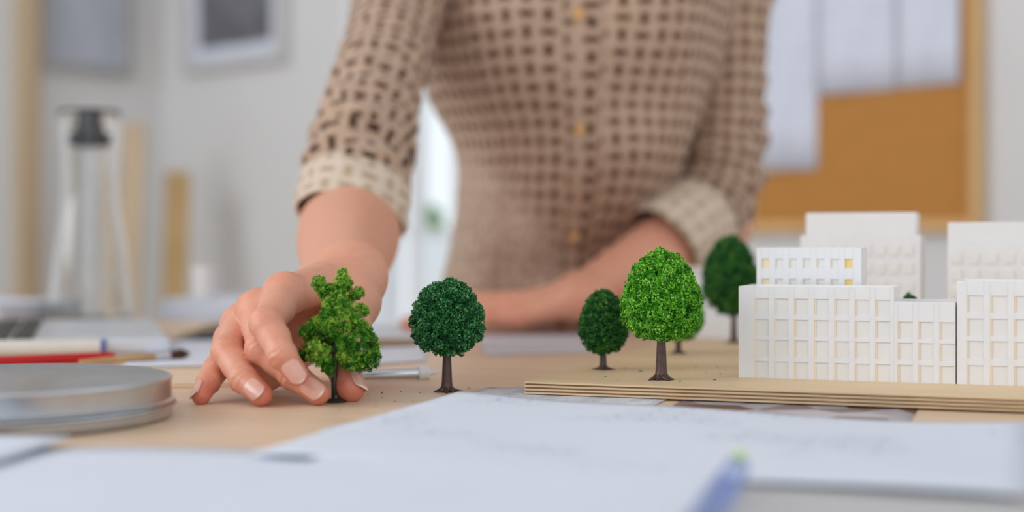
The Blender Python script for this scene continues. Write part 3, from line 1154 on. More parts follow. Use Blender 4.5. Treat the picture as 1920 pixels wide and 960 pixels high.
# kraft booklet with an arched cover
k0 = on(322, 640)
bk = thing('kraft_booklet', (k0.x + .03, k0.y + .04, T), 'kraft covered booklet lying half open behind the brush', 'booklet')
P, P2 = [], []
for i in range(10):
    v = i / 9 * .11
    row, row2 = [], []
    for j in range(22):
        s = j / 21
        x = s * .068
        z = .0012 + .0125 * (math.sin(min(1, s * 1.25) * math.pi * .5) ** 1.2) * (1 - max(0, s - .35) ** 1.6 * 1.55)
        q = Vector((k0.x, k0.y, 0)) + axn * x + axv * v
        row.append(q + Vector((0, 0, T + z)))
        row2.append(q + Vector((0, 0, T + .0012 + max(0, z - .0012) * .55)))
    P.append(row)
    P2.append(row2)
o = G().grid(P).build('cover', M['kraft'], bk, smooth=True)
o.modifiers.new('thickness', 'SOLIDIFY').thickness = .0012
o = G().grid(P2).build('inner_page', M['paper'], bk, smooth=True)
o.modifiers.new('thickness', 'SOLIDIFY').thickness = .0005
# kraft card under the right side
sheet('kraft_card', [pq(on(672, 655)), pq(on(778, 651)), pq(on(790, 640)), pq(on(690, 640))], lambda s, t: .0018, M['kraft'], 'small kraft card lying behind the wire tree', th=.0012)

# ------------------------------------------------------------------ laptop, carafe, cup, paper stacks
lp0 = on(322, 634, .012)          # near right corner of the laptop base
lx = Vector((-1, -.30, 0)).normalized()
ly = Vector((-.30, 1, 0)).normalized()
lap = thing('laptop', (lp0.x - .12, lp0.y + .15, T), 'silver laptop with dark keys at the left rear of the table', 'laptop')
ML = Matrix((lx, ly, (0, 0, 1))).transposed()
g = G()
g.box(Vector((lp0.x, lp0.y, T + .006)) + lx * .115 + ly * .16, (.23, .32, .012), ML, ch=.003)
g.build('base', M['silver'], lap)
kg = G()
kg.box((0, 0, 0), (.0155, .0165, .002), ML, ch=.0004)
key0 = kg.build('key', M['key'], lap, loc=(0, 0, 0))
k = 0
for r in range(5):
    for c in range(14):
        pos = Vector((lp0.x, lp0.y, T + .0130)) + lx * (.112 + r * .0185) + ly * (.026 + c * .0205)
        o = key0 if k == 0 else key0.copy()
        if k:
            COL.objects.link(o)
            o.parent = lap
        o.location = pos - Vector(lap.location)
        k += 1
g = G()
sc_c = Vector((lp0.x, lp0.y, T)) + lx * .232 + ly * .16
ln = (Vector((0, 0, 1)) * .9 + lx * .42).normalized()
MS = Matrix((ln, ly, ln.cross(ly))).transposed()
g.box(sc_c + ln * .115 + Vector((0, 0, .012)), (.22, .32, .006), MS, ch=.002)
lid = g.build('lid', M['silver'], lap)
g = G()
g.box(sc_c + ln * .115 + Vector((0, 0, .012)) - (ln.cross(ly)) * .0 - lx * .0034, (.205, .30, .001), MS)
g.build('screen', M['screen'], lid)

m, nt, b = new_mat('carafe glass')
b.inputs['Base Color'].default_value = (.97, .985, .99, 1)
b.inputs['Roughness'].default_value = 0.03
b.inputs['Transmission Weight'].default_value = 1.0
b.inputs['IOR'].default_value = 1.45
nz = nd(nt, 'ShaderNodeTexNoise')
nz.inputs['Scale'].default_value = 30
bp = nd(nt, 'ShaderNodeBump')
bp.inputs['Strength'].default_value = 0.02
nt.links.new(nz.outputs[0], bp.inputs['Height'])
nt.links.new(bp.outputs[0], b.inputs['Normal'])
M['glass'] = m
cd = 1.60
cp = Vector(((168 - 960) / F * cd, cd, T))
car = thing('glass_carafe', cp, 'clear glass water carafe with a dark stopper behind the laptop', 'carafe')
px = cd / F
prof_o = [(.030, 0), (.044, .001), (.0470, .005), (.0468, .012), (.0445, .04), (.0400, .075), (.0350, .11), (.0320, .135), (.0308, .150), (.0312, .175), (.0325, .20), (.0345, .228), (.0352, .236)]
prof_i = [(r - .0026, z) for r, z in prof_o[::-1] if z > .0049] + [(.040, .0032), (.02, .003), (.0005, .003)]
g = G()
g.lathe(prof_o + prof_i, cp, 64)
g.build('vessel', M['glass'], car, smooth=True)
g = G()
g.lathe([(.012, .196), (.0215, .197), (.0235, .2), (.0235, .210), (.017, .213), (.014, .222), (.0135, .232), (.012, .234)], cp, 32)
g.build('stopper', M['black'], car, smooth=True, auto=40)


def stack(name, c, sx, sy, n, th, label, mat, ang, cat='paper stack'):
    root = thing(name, c, label, cat)
    for i in range(n):
        a = ang + random.uniform(-.03, .03)
        g = G()
        R = Matrix.Rotation(a, 3, 'Z')
        g.box(Vector(c) + Vector((random.uniform(-1, 1) * .002, random.uniform(-1, 1) * .002, th * (i + .5))), (sx, sy, th * .96), R, ch=.0003)
        g.build('sheet_bundle', mat, root)
    return root


stack('paper_stack', on(405, 622) + Vector((-.045, .29, 0)), .10, .16, 5, .005, 'neat stack of white paper between the carafe and the hand', M['paper'], -.2)
stack('paper_stack', Vector((-.70, 1.66, T)), .36, .15, 4, .0055, 'low stack of white paper at the far left of the table', M['paper'], -ANG)
cuc = Vector(((386 - 960) / F * 1.63, 1.63, T + .025))
cup = thing('white_cup', cuc, 'small white cup standing on the neat paper stack', 'cup')
g = G()
g.lathe([(.0105, 0), (.0135, .001), (.0155, .010), (.0165, .036), (.0155, .036), (.0145, .010), (.0125, .003), (.0005, .0025)], cuc, 32, cap=(True, True))
g.build('bowl', M['white'], cup, smooth=True, auto=50)
# white card box behind the tall dark tree
bx = on(1345, 632)
bxr = thing('card_box', bx, 'white card box standing behind the tall dark model tree', 'box')
g = G()
g.box(bx + Vector((0, 0, .028)), (.066, .05, .056), MT, ch=.0008)
g.build('box_body', M['white'], bxr)
g = G()
g.box(bx + Vector((0, 0, .0605)), (.068, .052, .009), MT, ch=.0008)
g.build('box_lid', M['offwhite'], bxr)

# ------------------------------------------------------------------ the person
f32 = np.float32


def cone(P, a, b, ra, rb):
    a = np.array(a, f32)
    b = np.array(b, f32)
    ab = b - a
    t = np.clip(((P - a) @ ab) / (ab @ ab + 1e-12), 0, 1)
    return np.linalg.norm(P - a - t[:, None] * ab, axis=1) - (ra + t * (rb - ra))


def ball(P, c, r):
    return np.linalg.norm(P - np.array(c, f32), axis=1) - r


def ell(P, c, r):
    r = np.array(r, f32)
    q = (P - np.array(c, f32)) / r
    k0 = np.linalg.norm(q, axis=1)
    k1 = np.linalg.norm(q / r, axis=1)
    return k0 * (k0 - 1) / np.maximum(k1, 1e-6)


def smin(a, b, k):
    h = np.clip(.5 + .5 * (b - a) / k, 0, 1)
    return b + (a - b) * h - k * h * (1 - h)


def v3(p):
    return np.array(p, f32)


def catmull(pts, n):
    out = []
    for i in range(len(pts) - 1):
        p0, p1, p2, p3 = [np.array(pts[max(0, min(len(pts) - 1, i + k))], float) for k in (-1, 0, 1, 2)]
        for k in range(n):
            t = k / n
            out.append(.5 * ((2 * p1) + (-p0 + p2) * t + (2 * p0 - 5 * p1 + 4 * p2 - p3) * t * t + (-p0 + 3 * p1 - 3 * p2 + p3) * t ** 3))
    out.append(np.array(pts[-1], float))
    return out


def chain(P, pts, rads, n=6):
    """smooth tapering limb through the given joints"""
    K = [np.append(v3(p), r).astype(float) for p, r in zip(pts, rads)]
    C = catmull(K, n)
    f = None
    for a, b in zip(C[:-1], C[1:]):
        c = cone(P, a[:3], b[:3], f32(a[3]), f32(b[3]))
        f = c if f is None else np.minimum(f, c)
    return f


def surfnet(fn, lo, hi, h, B=8, slack=1.35):
    """sparse surface nets of the signed distance fn in a box"""
    lo = np.array(lo, f32)
    hi = np.array(hi, f32)
    nb = np.ceil((hi - lo) / (h * B)).astype(int)
    n = nb * B
    ci = np.stack(np.meshgrid(*[np.arange(k) for k in nb], indexing='ij'), -1).reshape(-1, 3)
    cv = fn((lo + (ci + .5) * (B * h)).astype(f32))
    act = np.abs(cv) < B * h * .87 * slack
    val = np.repeat(np.repeat(np.repeat(cv.reshape(nb).astype(f32), B, 0), B, 1), B, 2)
    loc = np.stack(np.meshgrid(*[np.arange(B)] * 3, indexing='ij'), -1).reshape(-1, 3)
    ca = ci[act]
    for s in range(0, len(ca), 400):
        idx = (ca[s:s + 400, None, :] * B + loc[None]).reshape(-1, 3)
        val[idx[:, 0], idx[:, 1], idx[:, 2]] = fn((lo + idx * h).astype(f32))
    ins = val < 0
    N = n - 1
    cnt = np.zeros(N, np.int8)
    offs = [(i, j, k) for i in (0, 1) for j in (0, 1) for k in (0, 1)]
    for i, j, k in offs:
        cnt += ins[i:i + N[0], j:j + N[1], k:k + N[2]]
    cells = np.argwhere((cnt > 0) & (cnt < 8))
    vid = np.full(N, -1, np.int32)
    vid[cells[:, 0], cells[:, 1], cells[:, 2]] = np.arange(len(cells))
    acc = np.zeros((len(cells), 3), f32)
    num = np.zeros(len(cells), f32)
    cor = {o: val[cells[:, 0] + o[0], cells[:, 1] + o[1], cells[:, 2] + o[2]] for o in offs}
    for o in offs:
        for ax in range(3):
            if o[ax] == 0:
                o2 = list(o)
                o2[ax] = 1
                a, b = cor[o], cor[tuple(o2)]
                m = (a < 0) != (b < 0)
                t = np.where(m, a / np.where(m, a - b, 1), 0)
                p = np.tile(np.array(o, f32), (len(cells), 1))
                p[:, ax] = t
                acc += p * m[:, None]
                num += m
    V = lo + (cells + acc / num[:, None]) * h
    quads = []
    for ax in range(3):
        b_, c_ = [(1, 2), (2, 0), (0, 1)][ax]
        s0 = [slice(1, N[i]) for i in range(3)]
        s0[ax] = slice(0, N[ax])
        s1 = list(s0)
        s1[ax] = slice(1, N[ax] + 1)
        A, Bq = ins[tuple(s0)], ins[tuple(s1)]
        e = np.argwhere(A != Bq)
        st = A[e[:, 0], e[:, 1], e[:, 2]]
        o = np.array([1, 1, 1])
        o[ax] = 0
        e = e + o
        db = np.zeros(3, int)
        db[b_] = 1
        dc = np.zeros(3, int)
        dc[c_] = 1
        g4 = [vid[tuple((e - x).T)] for x in (db + dc, dc, 0 * db, db)]
        q = np.stack(g4, 1)
        q[~st] = q[~st][:, ::-1]
        quads.append(q)
    Q = np.concatenate(quads)
    Q = Q[(Q >= 0).all(1)]
    return V, Q


# --- right hand holding the wire tree (left in the picture)
FN = {
    'index': ([at(533, 553, .792), at(500, 607, .754), at(529, 664, .742), at(557, 702, .741)], [.0108, .0083, .0071, .0060]),
    'middle': ([at(482, 583, .806), at(491, 653, .767), at(551, 704, .758), at(596, 737, .751)], [.0105, .0082, .0073, .0064]),
    'ring': ([at(450, 610, .820), at(427, 660, .777), at(457, 711, .758), at(489, 740, .747)], [.0100, .0080, .0070, .0062]),
    'little': ([at(434, 640, .834), at(408, 688, .787), at(391, 716, .769), at(377, 742, .757)], [.0090, .0066, .0059, .0051]),
}
TH = [at(662, 566, .852), at(655, 612, .812), at(633, 668, .785), at(657, 726, .771)]
TR = [.015, .0118, .0094, .0084]
WR = at(638, 533, .888)
EL = at(658, 420, 1.160)
kn = (FN['little'][0][0] - FN['index'][0][0]).normalized()


def finger(P, J, R):
    f = None
    for i in range(3):
        c = cone(P, J[i], J[i + 1], R[i], R[i + 1] if i < 2 else R[3])
        f = c if f is None else smin(f, c, .0025)
    mid = v3(J[0]) * .5 + v3(J[2]) * .5
    dors = v3(J[1]) - mid
    dors /= np.linalg.norm(dors) + 1e-9
    f = smin(f, ball(P, v3(J[1]) + dors * R[1] * .10, R[1] * .93), .004)
    f = smin(f, ball(P, v3(J[2]) + dors * R[2] * .10, R[2] * .97), .003)
    # fleshy pads of the segments
    for i, k in ((0, .5), (1, .5)):
        p = v3(J[i]) * (1 - k) + v3(J[i + 1]) * k
        f = smin(f, ball(P, p - dors * R[i + 1] * .25, R[i + 1] * .95), .005)
    # skin folds over the joints
    for i, amp in ((1, .00050), (2, .00040)):
        ax = v3(J[i + 1]) - v3(J[i - 1])
        ax /= np.linalg.norm(ax)
        q = P - v3(J[i])
        s = q @ ax
        w = np.exp(-(s / .0042) ** 2) * np.clip((q @ dors) / R[i], 0, 1)
        f = f + amp * w * np.cos(s * 2 * np.pi / .0031 + 1.2 * np.sin(q[:, 0] * 900))
    return f


def right_arm(P):
    W = v3(WR)
    w1, w2 = W - v3(kn) * .011, W + v3(kn) * .013
    palm = cone(P, w1, w2, .0172, .0165)
    tg = [-.010, -.003, .005, .012]
    for (nm, (J, R)), o in zip(FN.items(), tg):
        palm = smin(palm, cone(P, W + v3(kn) * o, J[0], .0145, R[0] * 1.0), .012)
        # raised knuckle and its tendon
        k = v3(J[0]) + np.array([0, .0015, .0016], f32)
        palm = smin(palm, ball(P, k, R[0] * .92), .006)
    # thumb ball and web
    th = cone(P, W - v3(kn) * .012, TH[0], .016, TR[0])
    palm = smin(palm, th, .012)
    tb = smin(cone(P, TH[0], TH[1], TR[0], TR[1]), cone(P, TH[1], TH[2], TR[1], TR[2]), .004)
    tb = smin(tb, cone(P, TH[2], TH[3], TR[2], TR[3]), .004)
    tb = smin(tb, ball(P, TH[2], TR[2] * 1.04), .004)
    web = cone(P, v3(FN['index'][0][0]) * .35 + W * .65, v3(TH[1]) * .35 + v3(TH[0]) * .65, .007, .007)
    palm = smin(palm, web, .010)
    palm = smin(palm, cone(P, at(600, 610, .862), at(500, 700, .822), .017, .0105), .010)
    f = smin(palm, tb, .009)
    for nm, (J, R) in FN.items():
        g_ = smin(palm, finger(P, J, R), .0055)
        f = np.minimum(f, g_)
    # forearm
    E = v3(EL)
    ax = E - W
    m1 = W + ax * .32
    m2 = W + ax * .66
    sd = v3(kn)
    ca = chain(P, [w1, m1 - sd * .009, m2 - sd * .003, E], [.0192, .0248, .0350, .0385])
    cb = chain(P, [w2, m1 + sd * .009, m2 + sd * .003, E], [.0186, .0248, .0350, .0385])
    fa = smin(ca, cb, .012)
    return smin(f, fa, .016)


V1, Q1 = surfnet(right_arm, (-.21, .722, T - .004), (-.055, 1.215, T + .205), .00075)

# --- left hand lying on the table (right in the picture)
W2 = at(1088, 556, 1.350)
E2 = at(1340, 418, 1.495)
TL = lambda px, d, h: Vector(((px - 960) / F * d, d, T + h))
FN2 = {
    'index': ([TL(965, 1.405, .028), TL(880, 1.420, .030), TL(828, 1.425, .017), TL(792, 1.425, .009)], [.0108, .0084, .0074, .0066]),
    'middle': ([TL(958, 1.382, .027), TL(868, 1.392, .029), TL(806, 1.392, .016), TL(762, 1.390, .0085)], [.0106, .0084, .0074, .0066]),
    'ring': ([TL(958, 1.358, .023), TL(875, 1.362, .024), TL(815, 1.360, .014), TL(772, 1.357, .008)], [.0102, .0080, .0070, .0063]),
    'little': ([TL(972, 1.337, .018), TL(915, 1.330, .018), TL(880, 1.325, .011), TL(850, 1.322, .0068)], [.0095, .0070, .0062, .0055]),
}
TH2 = [TL(1060, 1.395, .026), TL(1010, 1.435, .021), TL(968, 1.452, .016), TL(930, 1.458, .011)]


def left_arm(P):
    W = v3(W2)
    sd = v3((FN2['little'][0][0] - FN2['index'][0][0]).normalized())
    palm = cone(P, W - sd * .012, W + sd * .012, .0180, .0172)
    for (nm, (J, R)), o in zip(FN2.items(), [-.010, -.003, .005, .012]):
        palm = smin(palm, cone(P, W + sd * o, J[0], .0150, R[0]), .010)
        palm = smin(palm, ball(P, v3(J[0]) + np.array([0, 0, .002], f32), R[0] * .9), .004)
    palm = smin(palm, cone(P, W, TH2[0], .015, .014), .012)
    tb = smin(cone(P, TH2[0], TH2[1], .014, .011), cone(P, TH2[1], TH2[2], .011, .0092), .004)
    tb = smin(tb, cone(P, TH2[2], TH2[3], .0092, .0078), .004)
    f = smin(palm, tb, .008)
    for nm, (J, R) in FN2.items():
        f = np.minimum(f, smin(palm, finger(P, J, R), .0055))
    E = v3(E2)
    ax = E - W
    m1, m2 = W + ax * .35, W + ax * .68
    ca = chain(P, [W - sd * .012, m1 - sd * .006, m2, E], [.0178, .0265, .0350, .0375])
    cb = chain(P, [W + sd * .012, m1 + sd * .006, m2, E], [.0172, .0265, .0350, .0375])
    fa = smin(ca, cb, .012)
    return smin(f, fa, .012)


V2, Q2 = surfnet(left_arm, (-.115, 1.285, T - .004), (.275, 1.56, T + .19), .002)

# --- rest of the body: mostly under the clothes or above the frame
S1 = Vector((-.112, 1.425, T + .375))
S2 = Vector((.228, 1.485, T + .375))
NK = Vector((.058, 1.44, T + .43))
HD = Vector((.050, 1.375, T + .605))
HP = Vector((.060, 1.625, T + .01))


def rest(P):
    f = cone(P, HP, (.06, 1.56, T + .14), .105, .088)
    f = smin(f, cone(P, (.06, 1.56, T + .14), (.06, 1.49, T + .33), .088, .098), .05)
    f = smin(f, cone(P, S1 + Vector((.04, .02, 0)), S2 + Vector((-.04, .02, 0)), .045, .045), .05)
    for S, E, mid in ((S1, EL, at(712, 170, 1.262)), (S2, E2, at(1362, 180, 1.497))):
        f = smin(f, cone(P, S, mid, .036, .030), .03)
        f = smin(f, cone(P, mid, E, .030, .029), .02)
    f = smin(f, cone(P, NK, HD + Vector((0, .02, -.06)), .050, .047), .04)
    hd = ell(P, HD, (.074, .094, .108))
    hd = smin(hd, ell(P, HD + Vector((0, -.022, -.055)), (.052, .062, .058)), .03)     # jaw
    hd = smin(hd, cone(P, HD + Vector((0, -.088, .012)), HD + Vector((0, -.104, -.026)), .008, .013), .010)   # nose
    for s in (-1, 1):
        hd = smin(hd, ell(P, HD + Vector((s * .074, .012, -.012)), (.008, .017, .030)), .006)  # ears
        hd = np.maximum(hd, -ball(P, HD + Vector((s * .031, -.098, .006)), .015))                 # sockets
    hd = smin(hd, ell(P, HD + Vector((0, -.088, -.055)), (.022, .010, .006)), .006)       # lips
    f = smin(f, hd, .03)
    for s in (-1, 1):
        hip = HP + Vector((s * .085, 0, -.04))
        kne = Vector((hip.x + s * .01, 1.60, .46))
        ank = Vector((kne.x, 1.66, .08))
        f = smin(f, cone(P, hip, kne, .078, .055), .05)
        f = smin(f, cone(P, kne, ank, .052, .036), .03)
        f = smin(f, cone(P, ank + Vector((0, .01, -.04)), ank + Vector((0, -.14, -.05)), .034, .028), .03)
    return f


V3, Q3 = surfnet(rest, (-.30, 1.08, 0.0), (.42, 1.80, 1.50), .0065)

m, nt, b = new_mat('skin')
L = nt.links.new
atr = nd(nt, 'ShaderNodeAttribute', attribute_name='red')
tc = nd(nt, 'ShaderNodeTexCoord')
nz = nd(nt, 'ShaderNodeTexNoise')
nz.inputs['Scale'].default_value = 160
nz.inputs['Detail'].default_value = 4
L(tc.outputs['Object'], nz.inputs['Vector'])
ma = nd(nt, 'ShaderNodeMath', operation='MULTIPLY_ADD')
ma.inputs[1].default_value = 0.35
L(nz.outputs[0], ma.inputs[0])
L(atr.outputs['Fac'], ma.inputs[2])
rp = nd(nt, 'ShaderNodeValToRGB')
e = rp.color_ramp.elements
e[0].position, e[1].position = .05, 1.0
e[0].color = (*c3((232, 174, 144)), 1)
e[1].color = (*c3((208, 104, 80)), 1)
L(ma.outputs[0], rp.inputs[0])
L(rp.outputs[0], b.inputs['Base Color'])
b.inputs['Roughness'].default_value = 0.42
b.inputs['Subsurface Weight'].default_value = 0.35
b.inputs['Subsurface Radius'].default_value = (1.0, .35, .2)
b.inputs['Subsurface Scale'].default_value = 0.004
vo = nd(nt, 'ShaderNodeTexVoronoi')
vo.inputs['Scale'].default_value = 1100
L(tc.outputs['Object'], vo.inputs['Vector'])
n3 = nd(nt, 'ShaderNodeTexNoise')
n3.inputs['Scale'].default_value = 500
n3.inputs['Detail'].default_value = 3
L(tc.outputs['Object'], n3.inputs['Vector'])
ad = nd(nt, 'ShaderNodeMath', operation='ADD')
L(vo.outputs['Distance'], ad.inputs[0])
L(n3.outputs[0], ad.inputs[1])
bp = nd(nt, 'ShaderNodeBump')
bp.inputs['Strength'].default_value = 0.35
bp.inputs['Distance'].default_value = 0.0003
L(ad.outputs[0], bp.inputs['Height'])
L(bp.outputs[0], b.inputs['Normal'])
M['skin'] = m

person = thing('person', (.06, 1.63, 0), 'person in a brown patterned blouse leaning over the table and holding a wire tree', 'person')
VB = np.concatenate([V1, V2, V3])
QB = np.concatenate([Q1, Q2 + len(V1), Q3 + len(V1) + len(V2)])
red = np.zeros(len(VB), f32) + .08
for FNx, THx in ((FN, TH), (FN2, TH2)):
    for nm, (J, R) in FNx.items():
        for p, w, s in ((J[3], .62, .011), (J[1], .34, .010), (J[0], .30, .012), (J[2], .22, .007)):
            red = np.maximum(red, .08 + w * np.exp(-((VB - v3(p)) ** 2).sum(1) / s ** 2))
    red = np.maximum(red, .08 + .62 * np.exp(-((VB - v3(THx[3])) ** 2).sum(1) / .014 ** 2))
    red = np.maximum(red, .08 + .35 * np.exp(-((VB - v3(THx[2])) ** 2).sum(1) / .012 ** 2))
body = npmesh('body', VB, QB, M['skin'], person, {'red': red}, smooth=True)

# finger nails
M['nail'] = pm('pink nail', (228, 172, 154), 0.28, 0.05, 300, coat=0.2, sss=.2, sssr=(1, .5, .4), sscale=.001)
M['nail_tip'] = pm('pale nail edge', (246, 232, 218), 0.3, 0.03, 300)


def nail(D, Tp, rd, rt, n, width=1.0, s0=-.0076, s1=.0044, fs=1.0, lift=.0004):
    a = (Tp - D).normalized()
    n = Vector(n)
    n = (n - a * n.dot(a)).normalized()
    sd = a.cross(n)
    ln = (Tp - D).length
    th0 = math.radians(50) * width
    g = G()
    P = []
    N1, N2 = 15, 13
    for i in range(N1):
        s = s0 + (s1 - s0) * i / (N1 - 1)
        u = 2 * i / (N1 - 1) - 1
        tm = th0 * (max(0.0, 1 - abs(u) ** (4 if u < 0 else 4)) ** .5 * .5 + .5) * (1 if u > 0 else 1 - .10 * u * u)
        R = (rt + (rd - rt) * max(0, -s) / ln) + lift
        drop = .0008 * (max(0, s) / s1) ** 2
        row = []
        for j in range(N2):
            t = tm * (2 * j / (N2 - 1) - 1)
            rr = R * (1.0)
            row.append(Tp + a * (s + (.0010 * (1 - (t / max(tm, 1e-6)) ** 2) * (1 if i > N1 - 3 else 0))) + sd * (rr * math.sin(t)) + n * (rr * math.cos(t) - drop - (rr - R * .0) * 0))
        P.append(row)
    g.grid(P)
    k = 0
    for i in range(N1 - 1):
        for j in range(N2 - 1):
            g.mi[k] = 1 if i >= N1 - 2 else 0
            k += 1
    o = g.build('nail', [M['nail'], M['nail_tip']], body, smooth=True)
    so = o.modifiers.new('thickness', 'SOLIDIFY')
    so.thickness = .0005
    so.offset = -1
    return o


def nf(f, n, **kw):
    J, R = f
    nail(J[2], J[3], R[2], R[3], n, **kw)


nf(FN['index'], (-.10, -.9, .30))
nf(FN['middle'], (-.05, -.9, .28))
nf(FN['ring'], (-.10, -.9, .28))
nf(FN['little'], (-.75, -.62, .35))
nail(TH[2], TH[3], TR[2], TR[3], (.80, -.25, .42), s0=-.010, s1=.0066)
for nm in FN2:
    nf(FN2[nm], (0, -.15, 1))
nail(TH2[2], TH2[3], .0092, .0078, (0, .2, 1))

# eyes and hair
for s in (-1, 1):
    c = HD + Vector((s * .031, -.078, .006))
    g = G()
    g.lathe([(.0118 * math.sin(math.pi * i / 10) + 1e-5, -.0118 * math.cos(math.pi * i / 10)) for i in range(11)], c, 16)
    eb = g.build('eye', M['white'], body, smooth=True)
    g = G()
    g.lathe([(.0001, 0), (.005, .0002), (.005, .0008), (.0001, .0016)], (0, 0, 0), 16)
    g.v = [(c.x + x, c.y - .0112 - z, c.z + y) for x, y, z in g.v]
    pu = g.build('iris', M['bristle'], body, smooth=True)


def hair(P):
    h = ell(P, HD + Vector((0, .012, .012)), (.086, .100, .114))
    h = smin(h, ell(P, HD + Vector((0, .085, -.03)), (.05, .045, .06)), .03)
    face = ell(P, HD + Vector((0, -.075, -.045)), (.068, .07, .10))
    return np.maximum(h, -face)


Vh, Qh = surfnet(hair, HD - Vector((.13, .16, .16)), HD + Vector((.13, .18, .16)), .005)
M['hair'] = pm('brown hair', (92, 62, 42), 0.5, 0.3, 30, stretch=(12, 12, 1), bump=.5)
npmesh('hair', Vh, Qh, M['hair'], person, smooth=True)


def trousers(P):
    f = rest(P) - .012
    return np.maximum(np.maximum(f, P[:, 2] - (T + .03)), .10 - P[:, 2])


Vt, Qt = surfnet(trousers, (-.30, 1.45, .06), (.42, 1.82, T + .06), .008)
M['denim'] = pm('dark blue denim', (54, 62, 84), 0.85, 0.2, 300, bump=.3)
npmesh('trousers', Vt, Qt, M['denim'], person, smooth=True)


for s in (-1, 1):
    x = HP.x + s * .095
    Vs, Qs = surfnet(lambda P: np.maximum(cone(P, (x, 1.675, .045), (x, 1.52, .036), .045, .040), .001 - P[:, 2]), (x - .07, 1.45, -.01), (x + .07, 1.74, .12), .006)
    npmesh('shoe', Vs, Qs, M['black'], person, smooth=True)


# --- blouse
def shirt_mat(name, light, brown, dark, dash=1.0, p=.0165):
    m, nt, b = new_mat(name)
    L = nt.links.new
    uv = nd(nt, 'ShaderNodeUVMap')
    wob = nd(nt, 'ShaderNodeTexNoise')
    wob.inputs['Scale'].default_value = 25
    L(uv.outputs[0], wob.inputs['Vector'])
    wm = nd(nt, 'ShaderNodeVectorMath', operation='MULTIPLY_ADD')
    wm.inputs[1].default_value = (.004, .004, 0)
    L(wob.outputs['Color'], wm.inputs[0])
    L(uv.outputs[0], wm.inputs[2])
    scv = nd(nt, 'ShaderNodeVectorMath', operation='SCALE')
    scv.inputs['Scale'].default_value = 1 / p
    L(wm.outputs[0], scv.inputs[0])
    sx = nd(nt, 'ShaderNodeSeparateXYZ')
    L(scv.outputs[0], sx.inputs[0])

    def mth(op, a, bb=None, c=None):
        n = nd(nt, 'ShaderNodeMath', operation=op)
        for i, q in enumerate((a, bb, c)):
            if q is None:
                continue
            if isinstance(q, (int, float)):
                n.inputs[i].default_value = q
            else:
                L(q, n.inputs[i])
        return n.outputs[0]

    fx, fy = mth('FLOOR', sx.outputs[0]), mth('FLOOR', sx.outputs[1])
    lx = mth('ABSOLUTE', mth('SUBTRACT', mth('SUBTRACT', sx.outputs[0], fx), .5))
    ly = mth('ABSOLUTE', mth('SUBTRACT', mth('SUBTRACT', sx.outputs[1], fy), .5))
    par = mth('FLOORED_MODULO', mth('ADD', fx, fy), 2.0)
    inv = mth('SUBTRACT', 1.0, par)
    a = mth('ADD', mth('MULTIPLY', lx, par), mth('MULTIPLY', ly, inv))
    c = mth('ADD', mth('MULTIPLY', ly, par), mth('MULTIPLY', lx, inv))

    def soft(v, edge, w=.05):
        mr = nd(nt, 'ShaderNodeMapRange')
        mr.inputs['From Min'].default_value = edge + w
        mr.inputs['From Max'].default_value = edge - w
        L(v, mr.inputs['Value'])
        return mr.outputs[0]

    dashm = mth('MULTIPLY', soft(a, .15, .03), soft(c, .31, .03))
    halo = mth('MULTIPLY', soft(a, .30, .1), soft(c, .46, .1))
    nz = nd(nt, 'ShaderNodeTexNoise')
    nz.inputs['Scale'].default_value = 90
    nz.inputs['Detail'].default_value = 3
    L(uv.outputs[0], nz.inputs['Vector'])
    basef = mth('ADD', mth('MULTIPLY', halo, .55), mth('MULTIPLY', nz.outputs[0], .45))
    mix = nd(nt, 'ShaderNodeMixRGB')
    mix.inputs[1].default_value = (*c3(light), 1)
    mix.inputs[2].default_value = (*c3(brown), 1)
    L(basef, mix.inputs[0])
    mix2 = nd(nt, 'ShaderNodeMixRGB')
    mix2.inputs[2].default_value = (*c3(dark), 1)
    L(mix.outputs[0], mix2.inputs[1])
    L(mth('MULTIPLY', dashm, dash), mix2.inputs[0])
    # paler speckled tone replaces the pattern at the lower left of the torso
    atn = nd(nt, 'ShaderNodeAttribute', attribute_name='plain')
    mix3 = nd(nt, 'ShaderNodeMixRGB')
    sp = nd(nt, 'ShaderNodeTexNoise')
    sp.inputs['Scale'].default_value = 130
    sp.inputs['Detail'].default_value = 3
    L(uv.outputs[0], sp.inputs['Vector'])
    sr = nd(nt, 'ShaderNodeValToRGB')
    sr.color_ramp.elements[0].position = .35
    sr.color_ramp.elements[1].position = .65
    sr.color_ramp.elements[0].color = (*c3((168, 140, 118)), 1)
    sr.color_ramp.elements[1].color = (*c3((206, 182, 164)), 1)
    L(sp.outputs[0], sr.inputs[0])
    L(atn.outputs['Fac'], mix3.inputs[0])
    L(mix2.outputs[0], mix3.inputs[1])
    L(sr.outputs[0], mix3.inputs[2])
    L(mix3.outputs[0], b.inputs['Base Color'])
    b.inputs['Roughness'].default_value = 0.75
    b.inputs['Specular IOR Level'].default_value = 0.25
    b.inputs['Sheen Weight'].default_value = 0.15
    return m


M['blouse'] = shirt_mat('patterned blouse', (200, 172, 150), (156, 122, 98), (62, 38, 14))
M['blouse_back'] = shirt_mat('reverse of the blouse cloth', (224, 204, 186), (200, 176, 152), (160, 138, 100), .6)

RINGS = [(-.12, .060, 1.605, .160, .120), (-.04, .057, 1.590, .146, .110), (.0, .055, 1.580, .138, .108), (.05, .057, 1.565, .130, .108), (.118, .061, 1.540, .122, .113), (.18, .063, 1.518, .117, .120),
         (.25, .060, 1.492, .150, .125), (.30, .060, 1.478, .160, .124), (.36, .059, 1.462, .172, .112), (.41, .058, 1.455, .160, .090), (.445, .058, 1.448, .105, .070), (.470, .058, 1.440, .066, .058)]
ZR = np.array([r[0] for r in RINGS])


def ring(z):
    return [float(np.interp(z, ZR, [r[k] for r in RINGS])) for k in range(1, 5)]


